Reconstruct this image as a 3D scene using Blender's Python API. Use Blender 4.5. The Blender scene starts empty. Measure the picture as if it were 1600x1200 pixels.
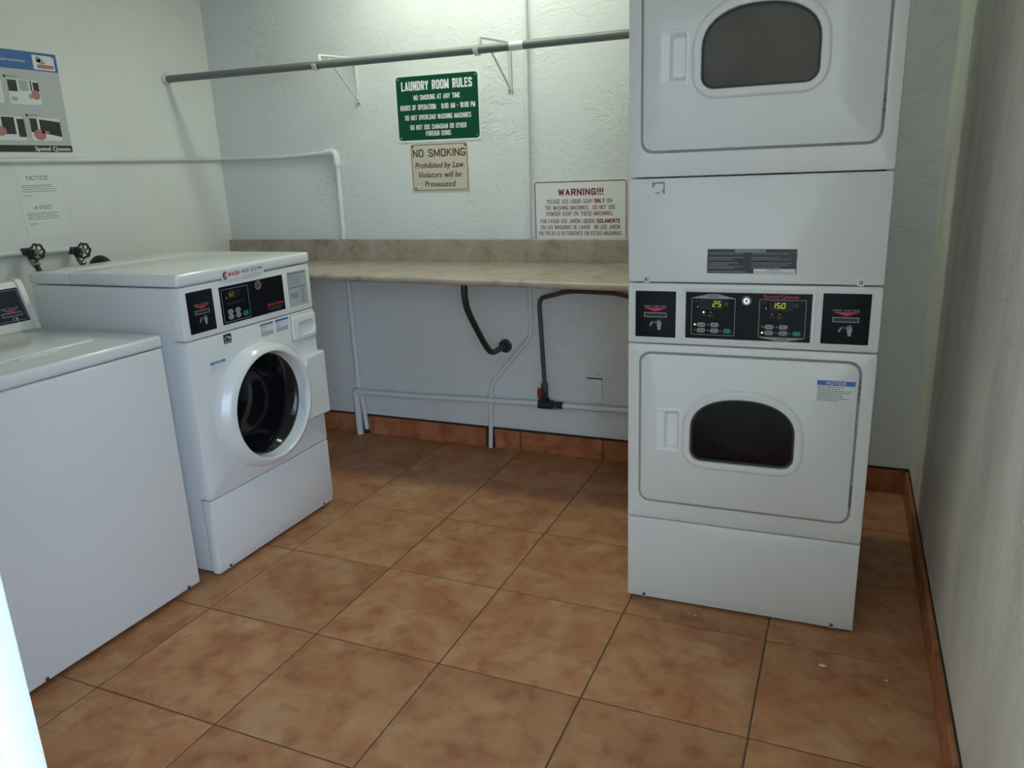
import bpy, bmesh, math, random
from mathutils import Vector, Matrix

random.seed(7)
SC = bpy.context.scene
COL = SC.collection
PI = math.pi

# ------------------------------------------------------------------ camera
YAW, PITCH, ROLL = 0.4139, -0.2729, -0.0397
CAM = Vector((0.8574, -3.3819, 1.3819))
_f = Vector((-math.sin(YAW) * math.cos(PITCH), math.cos(YAW) * math.cos(PITCH), math.sin(PITCH)))
_r = Vector((math.cos(YAW), math.sin(YAW), 0))
_u = _r.cross(_f)
_r2 = _r * math.cos(ROLL) + _u * math.sin(ROLL)
_u2 = _u * math.cos(ROLL) - _r * math.sin(ROLL)
cd = bpy.data.cameras.new('camera')
cd.sensor_width = 36
cd.lens = 1198.6 / 1600 * 36
cd.clip_start = 0.02
cam = bpy.data.objects.new('camera', cd)
COL.objects.link(cam)
M = Matrix.Identity(4)
for i in range(3):
    M[i][0], M[i][1], M[i][2], M[i][3] = _r2[i], _u2[i], -_f[i], CAM[i]
cam.matrix_world = M
SC.camera = cam

# ------------------------------------------------------------------ sky, exposure
SKY_COL = (0.56, 0.75, 1.0)
SKY_STR = 6.9
LAMP_COL = (0.88, 1.0, 0.80)
LAMP_STR = 17.2
GLINT_STR = 60.0
w = bpy.data.worlds.new('World')
SC.world = w
w.use_nodes = True
bg = w.node_tree.nodes['Background']
bg.inputs[0].default_value = (*SKY_COL, 1)
bg.inputs[1].default_value = SKY_STR
vs = SC.view_settings
vs.view_transform = 'Standard'
vs.look = 'None'
vs.gamma = 1.0
vs.use_curve_mapping = False
vs.exposure = 0.0


# ------------------------------------------------------------------ materials
def new_mat(name):
    m = bpy.data.materials.new(name)
    m.use_nodes = True
    nt = m.node_tree
    return m, nt, nt.nodes['Principled BSDF']


def plain(name, col, rough=0.5, metal=0.0, coat=0.0, emit=None, estr=0.0, var=0.04, scale=8.0, spec=0.5):
    """principled colour with a light procedural mottling"""
    m, nt, b = new_mat(name)
    N, L = nt.nodes, nt.links
    tc = N.new('ShaderNodeTexCoord')
    nz = N.new('ShaderNodeTexNoise')
    nz.inputs['Scale'].default_value = scale
    nz.inputs['Detail'].default_value = 3
    L.new(tc.outputs['Object'], nz.inputs['Vector'])
    mx = N.new('ShaderNodeMix')
    mx.data_type = 'RGBA'
    mx.inputs['A'].default_value = (*[c * (1 - var) for c in col], 1)
    mx.inputs['B'].default_value = (*[min(1, c * (1 + var)) for c in col], 1)
    L.new(nz.outputs['Fac'], mx.inputs['Factor'])
    L.new(mx.outputs['Result'], b.inputs['Base Color'])
    b.inputs['Roughness'].default_value = rough
    b.inputs['Metallic'].default_value = metal
    b.inputs['Coat Weight'].default_value = coat
    b.inputs['Specular IOR Level'].default_value = spec
    b.inputs['Coat Roughness'].default_value = 0.08
    if emit:
        b.inputs['Emission Color'].default_value = (*emit, 1)
        b.inputs['Emission Strength'].default_value = estr
    return m


def ramp(N, stops):
    r = N.new('ShaderNodeValToRGB')
    e = r.color_ramp.elements
    while len(e) < len(stops):
        e.new(0.5)
    for el, (p, c) in zip(e, stops):
        el.position = p
        el.color = (*c, 1)
    return r


def mat_plaster(name, col, dirt, ridge=0.6, dirt_amt=0.35, streak=False):
    m, nt, b = new_mat(name)
    N, L = nt.nodes, nt.links
    tc = N.new('ShaderNodeTexCoord')
    # long trowel marks: stretched, distorted noise turned to ridges
    mp = N.new('ShaderNodeMapping')
    mp.inputs['Scale'].default_value = (1.0, 1.0, 1.5)
    mp.inputs['Rotation'].default_value = (0.0, 0.6, 0.0)
    L.new(tc.outputs['Object'], mp.inputs['Vector'])
    n1 = N.new('ShaderNodeTexNoise')
    n1.inputs['Scale'].default_value = 10.0
    n1.inputs['Detail'].default_value = 5
    n1.inputs['Roughness'].default_value = 0.55
    n1.inputs['Distortion'].default_value = 1.4
    L.new(mp.outputs['Vector'], n1.inputs['Vector'])
    r1 = ramp(N, [(0.44, (0, 0, 0)), (0.505, (1, 1, 1)), (0.52, (0.35,) * 3), (0.62, (0.1,) * 3)])
    L.new(n1.outputs['Fac'], r1.inputs['Fac'])
    n2 = N.new('ShaderNodeTexNoise')
    n2.inputs['Scale'].default_value = 28.0
    n2.inputs['Detail'].default_value = 6
    L.new(tc.outputs['Object'], n2.inputs['Vector'])
    ad = N.new('ShaderNodeMath')
    ad.operation = 'MULTIPLY_ADD'
    ad.inputs[1].default_value = 0.45
    L.new(n2.outputs['Fac'], ad.inputs[0])
    # ridges only appear in patches
    n4 = N.new('ShaderNodeTexNoise')
    n4.inputs['Scale'].default_value = 2.3
    L.new(tc.outputs['Object'], n4.inputs['Vector'])
    r4 = ramp(N, [(0.42, (0.08,) * 3), (0.66, (1, 1, 1))])
    L.new(n4.outputs['Fac'], r4.inputs['Fac'])
    ml = N.new('ShaderNodeMath')
    ml.operation = 'MULTIPLY'
    L.new(r1.outputs['Color'], ml.inputs[0])
    L.new(r4.outputs['Color'], ml.inputs[1])
    L.new(ml.outputs[0], ad.inputs[2])
    bp = N.new('ShaderNodeBump')
    bp.inputs['Strength'].default_value = ridge
    bp.inputs['Distance'].default_value = 0.006
    L.new(ad.outputs[0], bp.inputs['Height'])
    L.new(bp.outputs['Normal'], b.inputs['Normal'])
    # grime
    n3 = N.new('ShaderNodeTexNoise')
    n3.inputs['Scale'].default_value = 2.6
    n3.inputs['Detail'].default_value = 7
    n3.inputs['Roughness'].default_value = 0.62
    if streak:
        mp3 = N.new('ShaderNodeMapping')
        mp3.inputs['Scale'].default_value = (1.6, 1.6, 0.6)
        L.new(tc.outputs['Object'], mp3.inputs['Vector'])
        L.new(mp3.outputs['Vector'], n3.inputs['Vector'])
    else:
        L.new(tc.outputs['Object'], n3.inputs['Vector'])
    r3 = ramp(N, [(0.38, (0, 0, 0)), (0.78, (1, 1, 1))])
    L.new(n3.outputs['Fac'], r3.inputs['Fac'])
    ms = N.new('ShaderNodeMath')
    ms.operation = 'MULTIPLY'
    ms.inputs[1].default_value = dirt_amt
    L.new(r3.outputs['Color'], ms.inputs[0])
    mx = N.new('ShaderNodeMix')
    mx.data_type = 'RGBA'
    mx.inputs['A'].default_value = (*col, 1)
    mx.inputs['B'].default_value = (*dirt, 1)
    L.new(ms.outputs[0], mx.inputs['Factor'])
    L.new(mx.outputs['Result'], b.inputs['Base Color'])
    b.inputs['Roughness'].default_value = 0.42
    b.inputs['Specular IOR Level'].default_value = 0.45
    return m


def mat_tile(name, light, mid, dark, rough):
    m, nt, b = new_mat(name)
    N, L = nt.nodes, nt.links
    tc = N.new('ShaderNodeTexCoord')
    oi = N.new('ShaderNodeObjectInfo')
    mu = N.new('ShaderNodeMath')
    mu.operation = 'MULTIPLY'
    mu.inputs[1].default_value = 50
    L.new(oi.outputs['Random'], mu.inputs[0])
    va = N.new('ShaderNodeVectorMath')
    L.new(tc.outputs['Object'], va.inputs[0])
    L.new(mu.outputs[0], va.inputs[1])
    n1 = N.new('ShaderNodeTexNoise')
    n1.inputs['Scale'].default_value = 6.5
    n1.inputs['Detail'].default_value = 8
    n1.inputs['Roughness'].default_value = 0.6
    n1.inputs['Distortion'].default_value = 0.5
    L.new(va.outputs[0], n1.inputs['Vector'])
    r = ramp(N, [(0.32, dark), (0.5, mid), (0.68, light)])
    L.new(n1.outputs['Fac'], r.inputs['Fac'])
    n2 = N.new('ShaderNodeTexNoise')
    n2.inputs['Scale'].default_value = 17
    n2.inputs['Detail'].default_value = 7
    L.new(va.outputs[0], n2.inputs['Vector'])
    r2 = ramp(N, [(0.34, (0.66, 0.58, 0.52)), (0.50, (1, 1, 1))])
    L.new(n2.outputs['Fac'], r2.inputs['Fac'])
    mx = N.new('ShaderNodeMix')
    mx.data_type = 'RGBA'
    mx.blend_type = 'MULTIPLY'
    mx.inputs['Factor'].default_value = 0.55
    L.new(r.outputs['Color'], mx.inputs['A'])
    L.new(r2.outputs['Color'], mx.inputs['B'])
    hs = N.new('ShaderNodeHueSaturation')
    mr = N.new('ShaderNodeMapRange')
    mr.inputs['To Min'].default_value = 0.9
    mr.inputs['To Max'].default_value = 1.12
    L.new(oi.outputs['Random'], mr.inputs['Value'])
    L.new(mr.outputs[0], hs.inputs['Value'])
    L.new(mx.outputs['Result'], hs.inputs['Color'])
    L.new(hs.outputs['Color'], b.inputs['Base Color'])
    n3 = N.new('ShaderNodeTexNoise')
    n3.inputs['Scale'].default_value = 40
    L.new(va.outputs[0], n3.inputs['Vector'])
    bp = N.new('ShaderNodeBump')
    bp.inputs['Strength'].default_value = 0.12
    bp.inputs['Distance'].default_value = 0.002
    L.new(n3.outputs['Fac'], bp.inputs['Height'])
    L.new(bp.outputs['Normal'], b.inputs['Normal'])
    b.inputs['Roughness'].default_value = rough
    b.inputs['Specular IOR Level'].default_value = 0.15
    return m


def mat_laminate(name):
    m, nt, b = new_mat(name)
    N, L = nt.nodes, nt.links
    tc = N.new('ShaderNodeTexCoord')
    n1 = N.new('ShaderNodeTexNoise')
    n1.inputs['Scale'].default_value = 9
    n1.inputs['Detail'].default_value = 9
    n1.inputs['Roughness'].default_value = 0.65
    n1.inputs['Distortion'].default_value = 0.8
    L.new(tc.outputs['Object'], n1.inputs['Vector'])
    r = ramp(N, [(0.28, (0.24, 0.18, 0.135)), (0.45, (0.41, 0.335, 0.265)), (0.6, (0.47, 0.40, 0.33)), (0.74, (0.57, 0.50, 0.41))])
    L.new(n1.outputs['Fac'], r.inputs['Fac'])
    L.new(r.outputs['Color'], b.inputs['Base Color'])
    b.inputs['Roughness'].default_value = 0.38
    return m


def mat_window(name, tint, film_col, film_amt, spec):
    """dark tinted safety glass: partly see-through, with a coloured film and a clear reflection"""
    m, nt, b = new_mat(name)
    N, L = nt.nodes, nt.links
    out = N['Material Output']
    tr = N.new('ShaderNodeBsdfTransparent')
    tr.inputs[0].default_value = (*tint, 1)
    tc = N.new('ShaderNodeTexCoord')
    nz = N.new('ShaderNodeTexNoise')
    nz.inputs['Scale'].default_value = 6
    nz.inputs['Detail'].default_value = 6
    L.new(tc.outputs['Object'], nz.inputs['Vector'])
    mr = N.new('ShaderNodeMapRange')
    mr.inputs['From Min'].default_value = 0.3
    mr.inputs['From Max'].default_value = 0.7
    mr.inputs['To Min'].default_value = film_amt * 0.85
    mr.inputs['To Max'].default_value = film_amt * 1.15
    L.new(nz.outputs['Fac'], mr.inputs['Value'])
    b.inputs['Base Color'].default_value = (*film_col, 1)
    b.inputs['Roughness'].default_value = 0.12
    b.inputs['Specular IOR Level'].default_value = spec
    mx = N.new('ShaderNodeMixShader')
    L.new(mr.outputs[0], mx.inputs[0])
    L.new(tr.outputs[0], mx.inputs[1])
    L.new(b.outputs[0], mx.inputs[2])
    L.new(mx.outputs[0], out.inputs['Surface'])
    return m


MT = {}
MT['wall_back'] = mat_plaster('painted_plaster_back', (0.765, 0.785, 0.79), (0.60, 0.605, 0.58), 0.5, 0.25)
MT['wall_left'] = mat_plaster('painted_plaster_left', (0.86, 0.855, 0.80), (0.66, 0.62, 0.54), 0.22, 0.3)
MT['wall_right'] = mat_plaster('rough_plaster_right', (0.86, 0.84, 0.75), (0.47, 0.445, 0.385), 0.5, 0.7, True)
MT['ceiling'] = plain('ceiling_paint', (0.88, 0.875, 0.84), 0.6)
MT['tile'] = mat_tile('terracotta_tile', (0.525, 0.295, 0.152), (0.468, 0.222, 0.106), (0.385, 0.15, 0.068), 0.40)
MT['base_tile'] = mat_tile('terracotta_base_tile', (0.52, 0.22, 0.11), (0.43, 0.155, 0.072), (0.33, 0.11, 0.05), 0.42)
MT['grout'] = plain('dark_grout', (0.105, 0.072, 0.053), 0.9, var=0.25, scale=60)
MT['mortar'] = plain('dark_mortar', (0.045, 0.026, 0.02), 0.9, var=0.3, scale=80)
MT['enamel'] = plain('white_enamel', (0.80, 0.80, 0.795), 0.22, coat=0.4, var=0.01, scale=3)
MT['enamel_warm'] = plain('warm_white_enamel', (0.74, 0.74, 0.715), 0.2, coat=0.4, var=0.01, scale=3)
MT['cream'] = plain('cream_plastic', (0.74, 0.72, 0.65), 0.4, var=0.02)
MT['seam'] = plain('grey_inner_metal', (0.42, 0.42, 0.41), 0.5)
MT['shadow_gap'] = plain('dark_inner_metal', (0.06, 0.06, 0.06), 0.7)
MT['drum'] = plain('galvanised_drum', (0.42, 0.39, 0.35), 0.38, metal=0.6, var=0.15)
MT['black_panel'] = plain('black_overlay', (0.008, 0.009, 0.012), 0.2, var=0.1, spec=0.12)
MT['black_matte'] = plain('black_card_panel', (0.009, 0.010, 0.014), 0.42, var=0.1, spec=0.12)
MT['navy'] = plain('navy_overlay', (0.014, 0.018, 0.036), 0.35, var=0.1, spec=0.2)
MT['print_grey'] = plain('grey_print', (0.34, 0.34, 0.35), 0.5)
MT['print_dim'] = plain('dim_print', (0.075, 0.078, 0.085), 0.5)
MT['print_white'] = plain('white_print', (0.78, 0.78, 0.78), 0.5)
MT['print_black'] = plain('black_print', (0.03, 0.03, 0.032), 0.5)
MT['print_red'] = plain('red_print', (0.55, 0.03, 0.05), 0.45)
MT['green_button'] = plain('green_button', (0.0, 0.20, 0.10), 0.35)
MT['button_grey'] = plain('grey_button', (0.33, 0.33, 0.34), 0.4)
MT['display'] = plain('display_window', (0.02, 0.02, 0.018), 0.15, spec=0.15)
MT['digit'] = plain('lit_digit', (0.3, 0.32, 0.02), 0.5, emit=(0.75, 0.72, 0.05), estr=0.6)
MT['digit_dim'] = plain('dim_digit', (0.2, 0.2, 0.03), 0.5, emit=(0.6, 0.55, 0.08), estr=0.16)
MT['led'] = plain('lit_led', (0.6, 0.8, 0.1), 0.5, emit=(0.75, 0.95, 0.2), estr=1.6)
MT['led_off'] = plain('unlit_led', (0.17, 0.17, 0.17), 0.4)
MT['chrome'] = plain('chrome', (0.72, 0.72, 0.72), 0.15, metal=1.0)
MT['steel'] = plain('dull_steel', (0.33, 0.33, 0.32), 0.35, metal=0.9)
MT['screw'] = plain('screw_steel', (0.14, 0.14, 0.14), 0.4, metal=0.7)
MT['gasket'] = plain('black_gasket', (0.015, 0.015, 0.016), 0.45)
MT['glass_low'] = mat_window('tinted_window', (0.8, 0.76, 0.73), (0.008, 0.008, 0.011), 0.45, 0.25)
MT['glass_up'] = mat_window('dusty_reflection_window', (0.28, 0.28, 0.26), (0.135, 0.128, 0.108), 0.85, 0.12)  # grey film paints in a dull reflection on the dusty glass
MT['bowl'] = plain('dark_bowl_glass', (0.006, 0.006, 0.008), 0.08, var=0.2, spec=0.4)
MT['sticker'] = plain('white_sticker', (0.72, 0.73, 0.73), 0.45)
MT['sticker_grey'] = plain('grey_sticker', (0.44, 0.47, 0.46), 0.45)
MT['sticker_blue'] = plain('blue_sticker', (0.03, 0.16, 0.46), 0.4)
MT['sticker_teal'] = plain('teal_sticker', (0.05, 0.24, 0.38), 0.4)
MT['sticker_line'] = plain('sticker_text', (0.22, 0.22, 0.24), 0.6)
MT['label_dark'] = plain('dark_label', (0.02, 0.021, 0.03), 0.14, var=0.3, scale=14, spec=0.35)
MT['tear'] = plain('torn_adhesive', (0.30, 0.30, 0.29), 0.7)
MT['laminate'] = mat_laminate('beige_laminate')
MT['rod'] = plain('grey_pvc', (0.165, 0.18, 0.178), 0.4, var=0.08)
MT['white_paint'] = plain('white_painted_metal', (0.72, 0.73, 0.71), 0.4, var=0.08, scale=40)
MT['pipe_white'] = plain('white_painted_pipe', (0.76, 0.77, 0.77), 0.42, var=0.06, scale=30)
MT['black_pipe'] = plain('black_iron', (0.03, 0.032, 0.036), 0.38, metal=0.3, var=0.2, scale=30)
MT['brown_pipe'] = plain('weathered_copper', (0.10, 0.088, 0.086), 0.4, metal=0.5, var=0.25, scale=30)
MT['red_handle'] = plain('red_vinyl', (0.20, 0.022, 0.035), 0.45)
MT['rubber'] = plain('black_rubber', (0.02, 0.021, 0.022), 0.45)
MT['rust'] = plain('rust', (0.16, 0.10, 0.06), 0.8, var=0.3, scale=60)
MT['sign_green'] = plain('green_sign', (0.002, 0.066, 0.037), 0.35, spec=0.3)
MT['sign_white'] = plain('white_sign', (0.80, 0.81, 0.79), 0.35)
MT['sign_tan'] = plain('tan_sign', (0.64, 0.57, 0.46), 0.4)
MT['sign_red'] = plain('crimson_print', (0.24, 0.018, 0.04), 0.45)
MT['sign_brown'] = plain('brown_print', (0.028, 0.016, 0.014), 0.45)
MT['poster'] = plain('poster_grey', (0.56, 0.57, 0.55), 0.4)
MT['poster_blue'] = plain('poster_blue', (0.035, 0.145, 0.42), 0.4)
MT['poster_skin'] = plain('poster_pink', (0.52, 0.20, 0.20), 0.5)
MT['poster_yellow'] = plain('poster_yellow', (0.55, 0.40, 0.04), 0.5)
MT['paper'] = plain('white_paper', (0.865, 0.86, 0.815), 0.6)
MT['stucco'] = plain('outdoor_stucco', (0.74, 0.665, 0.54), 0.9, var=0.08)
MT['concrete'] = plain('outdoor_concrete', (0.42, 0.41, 0.39), 0.85, var=0.15)
MT['frame_paint'] = plain('door_frame_paint', (0.82, 0.83, 0.84), 0.35)
MT['diffuser'] = plain('lamp_diffuser', (0.9, 0.9, 0.9), 0.5, emit=LAMP_COL, estr=LAMP_STR, var=0.0)
MT['glint_lamp'] = plain('glint_lamp_glow', (0.9, 0.9, 0.9), 0.5, emit=(1.0, 0.95, 0.85), estr=GLINT_STR, var=0.0)
MT['chip'] = plain('paint_chip', (0.75, 0.73, 0.68), 0.7)


# ------------------------------------------------------------------ object helpers
def link(name, bm, mat, parent=None, smooth=None):
    me = bpy.data.meshes.new(name)
    bmesh.ops.recalc_face_normals(bm, faces=bm.faces[:]) if smooth != 'flat' else None
    bm.to_mesh(me)
    bm.free()
    me.materials.append(MT[mat])
    if smooth in (True, 'auto'):
        me.polygons.foreach_set('use_smooth', [True] * len(me.polygons))
        me.set_sharp_from_angle(angle=math.radians(38))
    o = bpy.data.objects.new(name, me)
    COL.objects.link(o)
    if parent:
        o.parent = parent
    return o


def tag(o, label, cat, group=None):
    o['label'] = label
    o['category'] = cat
    if group:
        o['group'] = group
    return o


def thing(name, label, cat, loc=(0, 0, 0), rz=0.0, group=None):
    o = bpy.data.objects.new(name, None)
    o.empty_display_size = 0.05
    COL.objects.link(o)
    o.location = loc
    o.rotation_euler = (0, 0, rz)
    return tag(o, label, cat, group)


def box(bm, x0, x1, y0, y1, z0, z1, bev=0.0, seg=2):
    vs_ = [bm.verts.new((x, y, z)) for x in (x0, x1) for y in (y0, y1) for z in (z0, z1)]
    fs = []
    for q in ((0, 1, 3, 2), (4, 6, 7, 5), (0, 4, 5, 1), (2, 3, 7, 6), (0, 2, 6, 4), (1, 5, 7, 3)):
        fs.append(bm.faces.new([vs_[i] for i in q]))
    if bev > 0:
        es = list({e for f in fs for e in f.edges})
        bmesh.ops.bevel(bm, geom=es, offset=bev, segments=seg, profile=0.5, affect='EDGES')
    return bm


def boxo(name, x0, x1, y0, y1, z0, z1, mat, parent=None, bev=0.0, seg=2):
    return link(name, box(bmesh.new(), x0, x1, y0, y1, z0, z1, bev, seg), mat, parent, 'auto' if bev else None)


def F0(u, v, o):              # front plane of a thing: u right, v up, o outward (towards -y)
    return (u, -o, v)


def rrect(x0, x1, z0, z1, r, n=5):
    pts = []
    for cx, cz, a0 in ((x1 - r, z1 - r, 0), (x0 + r, z1 - r, 90), (x0 + r, z0 + r, 180), (x1 - r, z0 + r, 270)):
        for i in range(n + 1):
            a = math.radians(a0 + 90 * i / n)
            pts.append((cx + r * math.cos(a), cz + r * math.sin(a)))
    return pts


def circ(cx, cz, r, n=32, sx=1.0):
    return [(cx + sx * r * math.cos(2 * PI * i / n), cz + r * math.sin(2 * PI * i / n)) for i in range(n)]


def dwin(x0, x1, z0, zs, zt, rb, n=18):
    """window outline: round bottom corners, straight sides, flattened arch"""
    pts = []
    cx, hw = (x0 + x1) / 2, (x1 - x0) / 2
    for i in range(n + 1):
        a = PI * i / n
        c, s = math.cos(a), math.sin(a)
        e = 2 / 2.25
        pts.append((cx + hw * math.copysign(abs(c) ** e, c), zs + (zt - zs) * abs(s) ** e))
    for cxx, a0 in ((x0 + rb, 180), (x1 - rb, 270)):
        for i in range(7):
            a = math.radians(a0 + 90 * i / 6)
            pts.append((cxx + rb * math.cos(a), z0 + rb + rb * math.sin(a)))
    return pts


def loft(bm, loops, cap0=True, cap1=True):
    """loops: lists of equal-length 3-D point loops"""
    V = [[bm.verts.new(p) for p in lp] for lp in loops]
    n = len(V[0])
    for a, b in zip(V, V[1:]):
        for i in range(n):
            j = (i + 1) % n
            bm.faces.new((a[i], a[j], b[j], b[i]))
    if cap0:
        bm.faces.new(V[0][::-1])
    if cap1:
        bm.faces.new(V[-1])
    return V


def plate(name, outer, o0, o1, mat, parent, holes=(), inset=None, F=F0, smooth='auto'):
    """slab from o0 (back) to o1 (front) with outline `outer` and optional holes.
    inset = (function giving the outline shrunk by d, d): chamfers the front edge."""
    bm = bmesh.new()

    def ring(pts, o):
        return [bm.verts.new(F(u, v, o)) for u, v in pts]

    def side(a, b):
        n = len(a)
        for i in range(n):
            j = (i + 1) % n
            bm.faces.new((a[i], a[j], b[j], b[i]))

    if inset:
        fn, d = inset
        levels = [(fn(0), o0), (fn(0), o1 - d), (fn(d * 0.3), o1 - d * 0.3), (fn(d), o1)]
    else:
        levels = [(outer, o0), (outer, o1)]
    rings = [ring(p, o) for p, o in levels]
    for a, b in zip(rings, rings[1:]):
        side(a, b)
    fr, bk = [rings[-1]], [rings[0]]
    for h in holes:
        a, b = ring(h, o0), ring(h, o1)
        side(a, b)
        bk.append(a)
        fr.append(b)
    for grp in (fr, bk):
        if len(grp) == 1:
            bm.faces.new(grp[0])
        else:
            ed = []
            for rg in grp:
                for i in range(len(rg)):
                    ed.append(bm.edges.get((rg[i], rg[(i + 1) % len(rg)])))
            bmesh.ops.triangle_fill(bm, use_beauty=True, use_dissolve=False, edges=ed)
    return link(name, bm, mat, parent, smooth)


def rplate(name, x0, x1, z0, z1, o0, o1, mat, parent, r=0.004, bev=0.0, holes=(), F=F0):
    fn = lambda d: rrect(x0 + d, x1 - d, z0 + d, z1 - d, max(r - d * 0.5, 0.0008))
    return plate(name, fn(0), o0, o1, mat, parent, holes, (fn, bev) if bev else None, F)


def flat(name, polys, o, mat, parent, F=F0):
    bm = bmesh.new()
    for p in polys:
        bm.faces.new([bm.verts.new(F(u, v, o)) for u, v in p])
    return link(name, bm, mat, parent, 'flat')


def rect(x0, x1, z0, z1):
    return [(x0, z0), (x1, z0), (x1, z1), (x0, z1)]


def outline(name, pts, t, o, mat, parent, F=F0):
    """a closed printed line of width t along pts"""
    bm = bmesh.new()
    n = len(pts)
    cx = sum(p[0] for p in pts) / n
    cz = sum(p[1] for p in pts) / n
    A, B = [], []
    for i in range(n):
        p0, p1, p2 = Vector(pts[i - 1]), Vector(pts[i]), Vector(pts[(i + 1) % n])
        d1, d2 = (p1 - p0), (p2 - p1)
        d1 = d1.normalized() if d1.length else d2.normalized()
        d2 = d2.normalized() if d2.length else d1
        nn = Vector((-(d1 + d2).y, (d1 + d2).x))
        nn = nn.normalized() if nn.length else Vector((0, 1))
        if nn.dot(Vector((cx, cz)) - p1) < 0:
            nn = -nn
        k = 1 / max(0.5, abs(nn.dot(Vector((-d1.y, d1.x)))))
        q = p1 + nn * t * k
        A.append(bm.verts.new(F(p1.x, p1.y, o)))
        B.append(bm.verts.new(F(q.x, q.y, o)))
    for i in range(n):
        j = (i + 1) % n
        bm.faces.new((A[i], A[j], B[j], B[i]))
    return link(name, bm, mat, parent, 'flat')


_cap = {}


def text(name, s, u, v, w_, h, o, mat, parent, bold=0.0, shear=0.0, align='C', F=F0):
    """printed lettering: cap height h, line width w_, centred (or left/right) at u; v = middle of the capitals"""
    def make(body, b):
        cu = bpy.data.curves.new('lettering', 'FONT')
        cu.body = body
        cu.resolution_u = 2
        cu.shear = shear
        ob = bpy.data.objects.new('lettering', cu)
        COL.objects.link(ob)
        dg = bpy.context.evaluated_depsgraph_get()
        dg.update()
        me = bpy.data.meshes.new_from_object(ob.evaluated_get(dg))
        bpy.data.objects.remove(ob)
        bpy.data.curves.remove(cu)
        return me
    key = (bold, shear)
    if key not in _cap:
        m0 = make('H', bold)
        ys = [q.co.y for q in m0.vertices]
        _cap[key] = (min(ys), max(ys))
    y0, y1 = _cap[key]
    me = make(s, bold)
    xs = [q.co.x for q in me.vertices]
    x0, x1 = min(xs), max(xs)
    sx = w_ / (x1 - x0)
    sy = h / (y1 - y0)
    off = {'C': -w_ / 2, 'L': 0, 'R': -w_}[align]
    co = [(q.co.x, q.co.y) for q in me.vertices]
    fc = [tuple(p.vertices) for p in me.polygons]
    bpy.data.meshes.remove(me)
    sh = [0.0] if bold <= 0 else [-bold, 0.0, bold]
    vs2, fs2 = [], []
    for q, d in enumerate(sh):
        n0 = len(vs2)
        vs2 += [F(u + off + (x + d - x0) * sx, v - h / 2 + (yy - y0) * sy, o + q * 0.00004) for x, yy in co]
        fs2 += [tuple(n0 + a for a in f) for f in fc]
    me = bpy.data.meshes.new(name)
    me.from_pydata(vs2, [], fs2)
    me.name = name
    me.materials.clear()
    me.materials.append(MT[mat])
    ob = bpy.data.objects.new(name, me)
    COL.objects.link(ob)
    ob.parent = parent
    return ob


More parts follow.
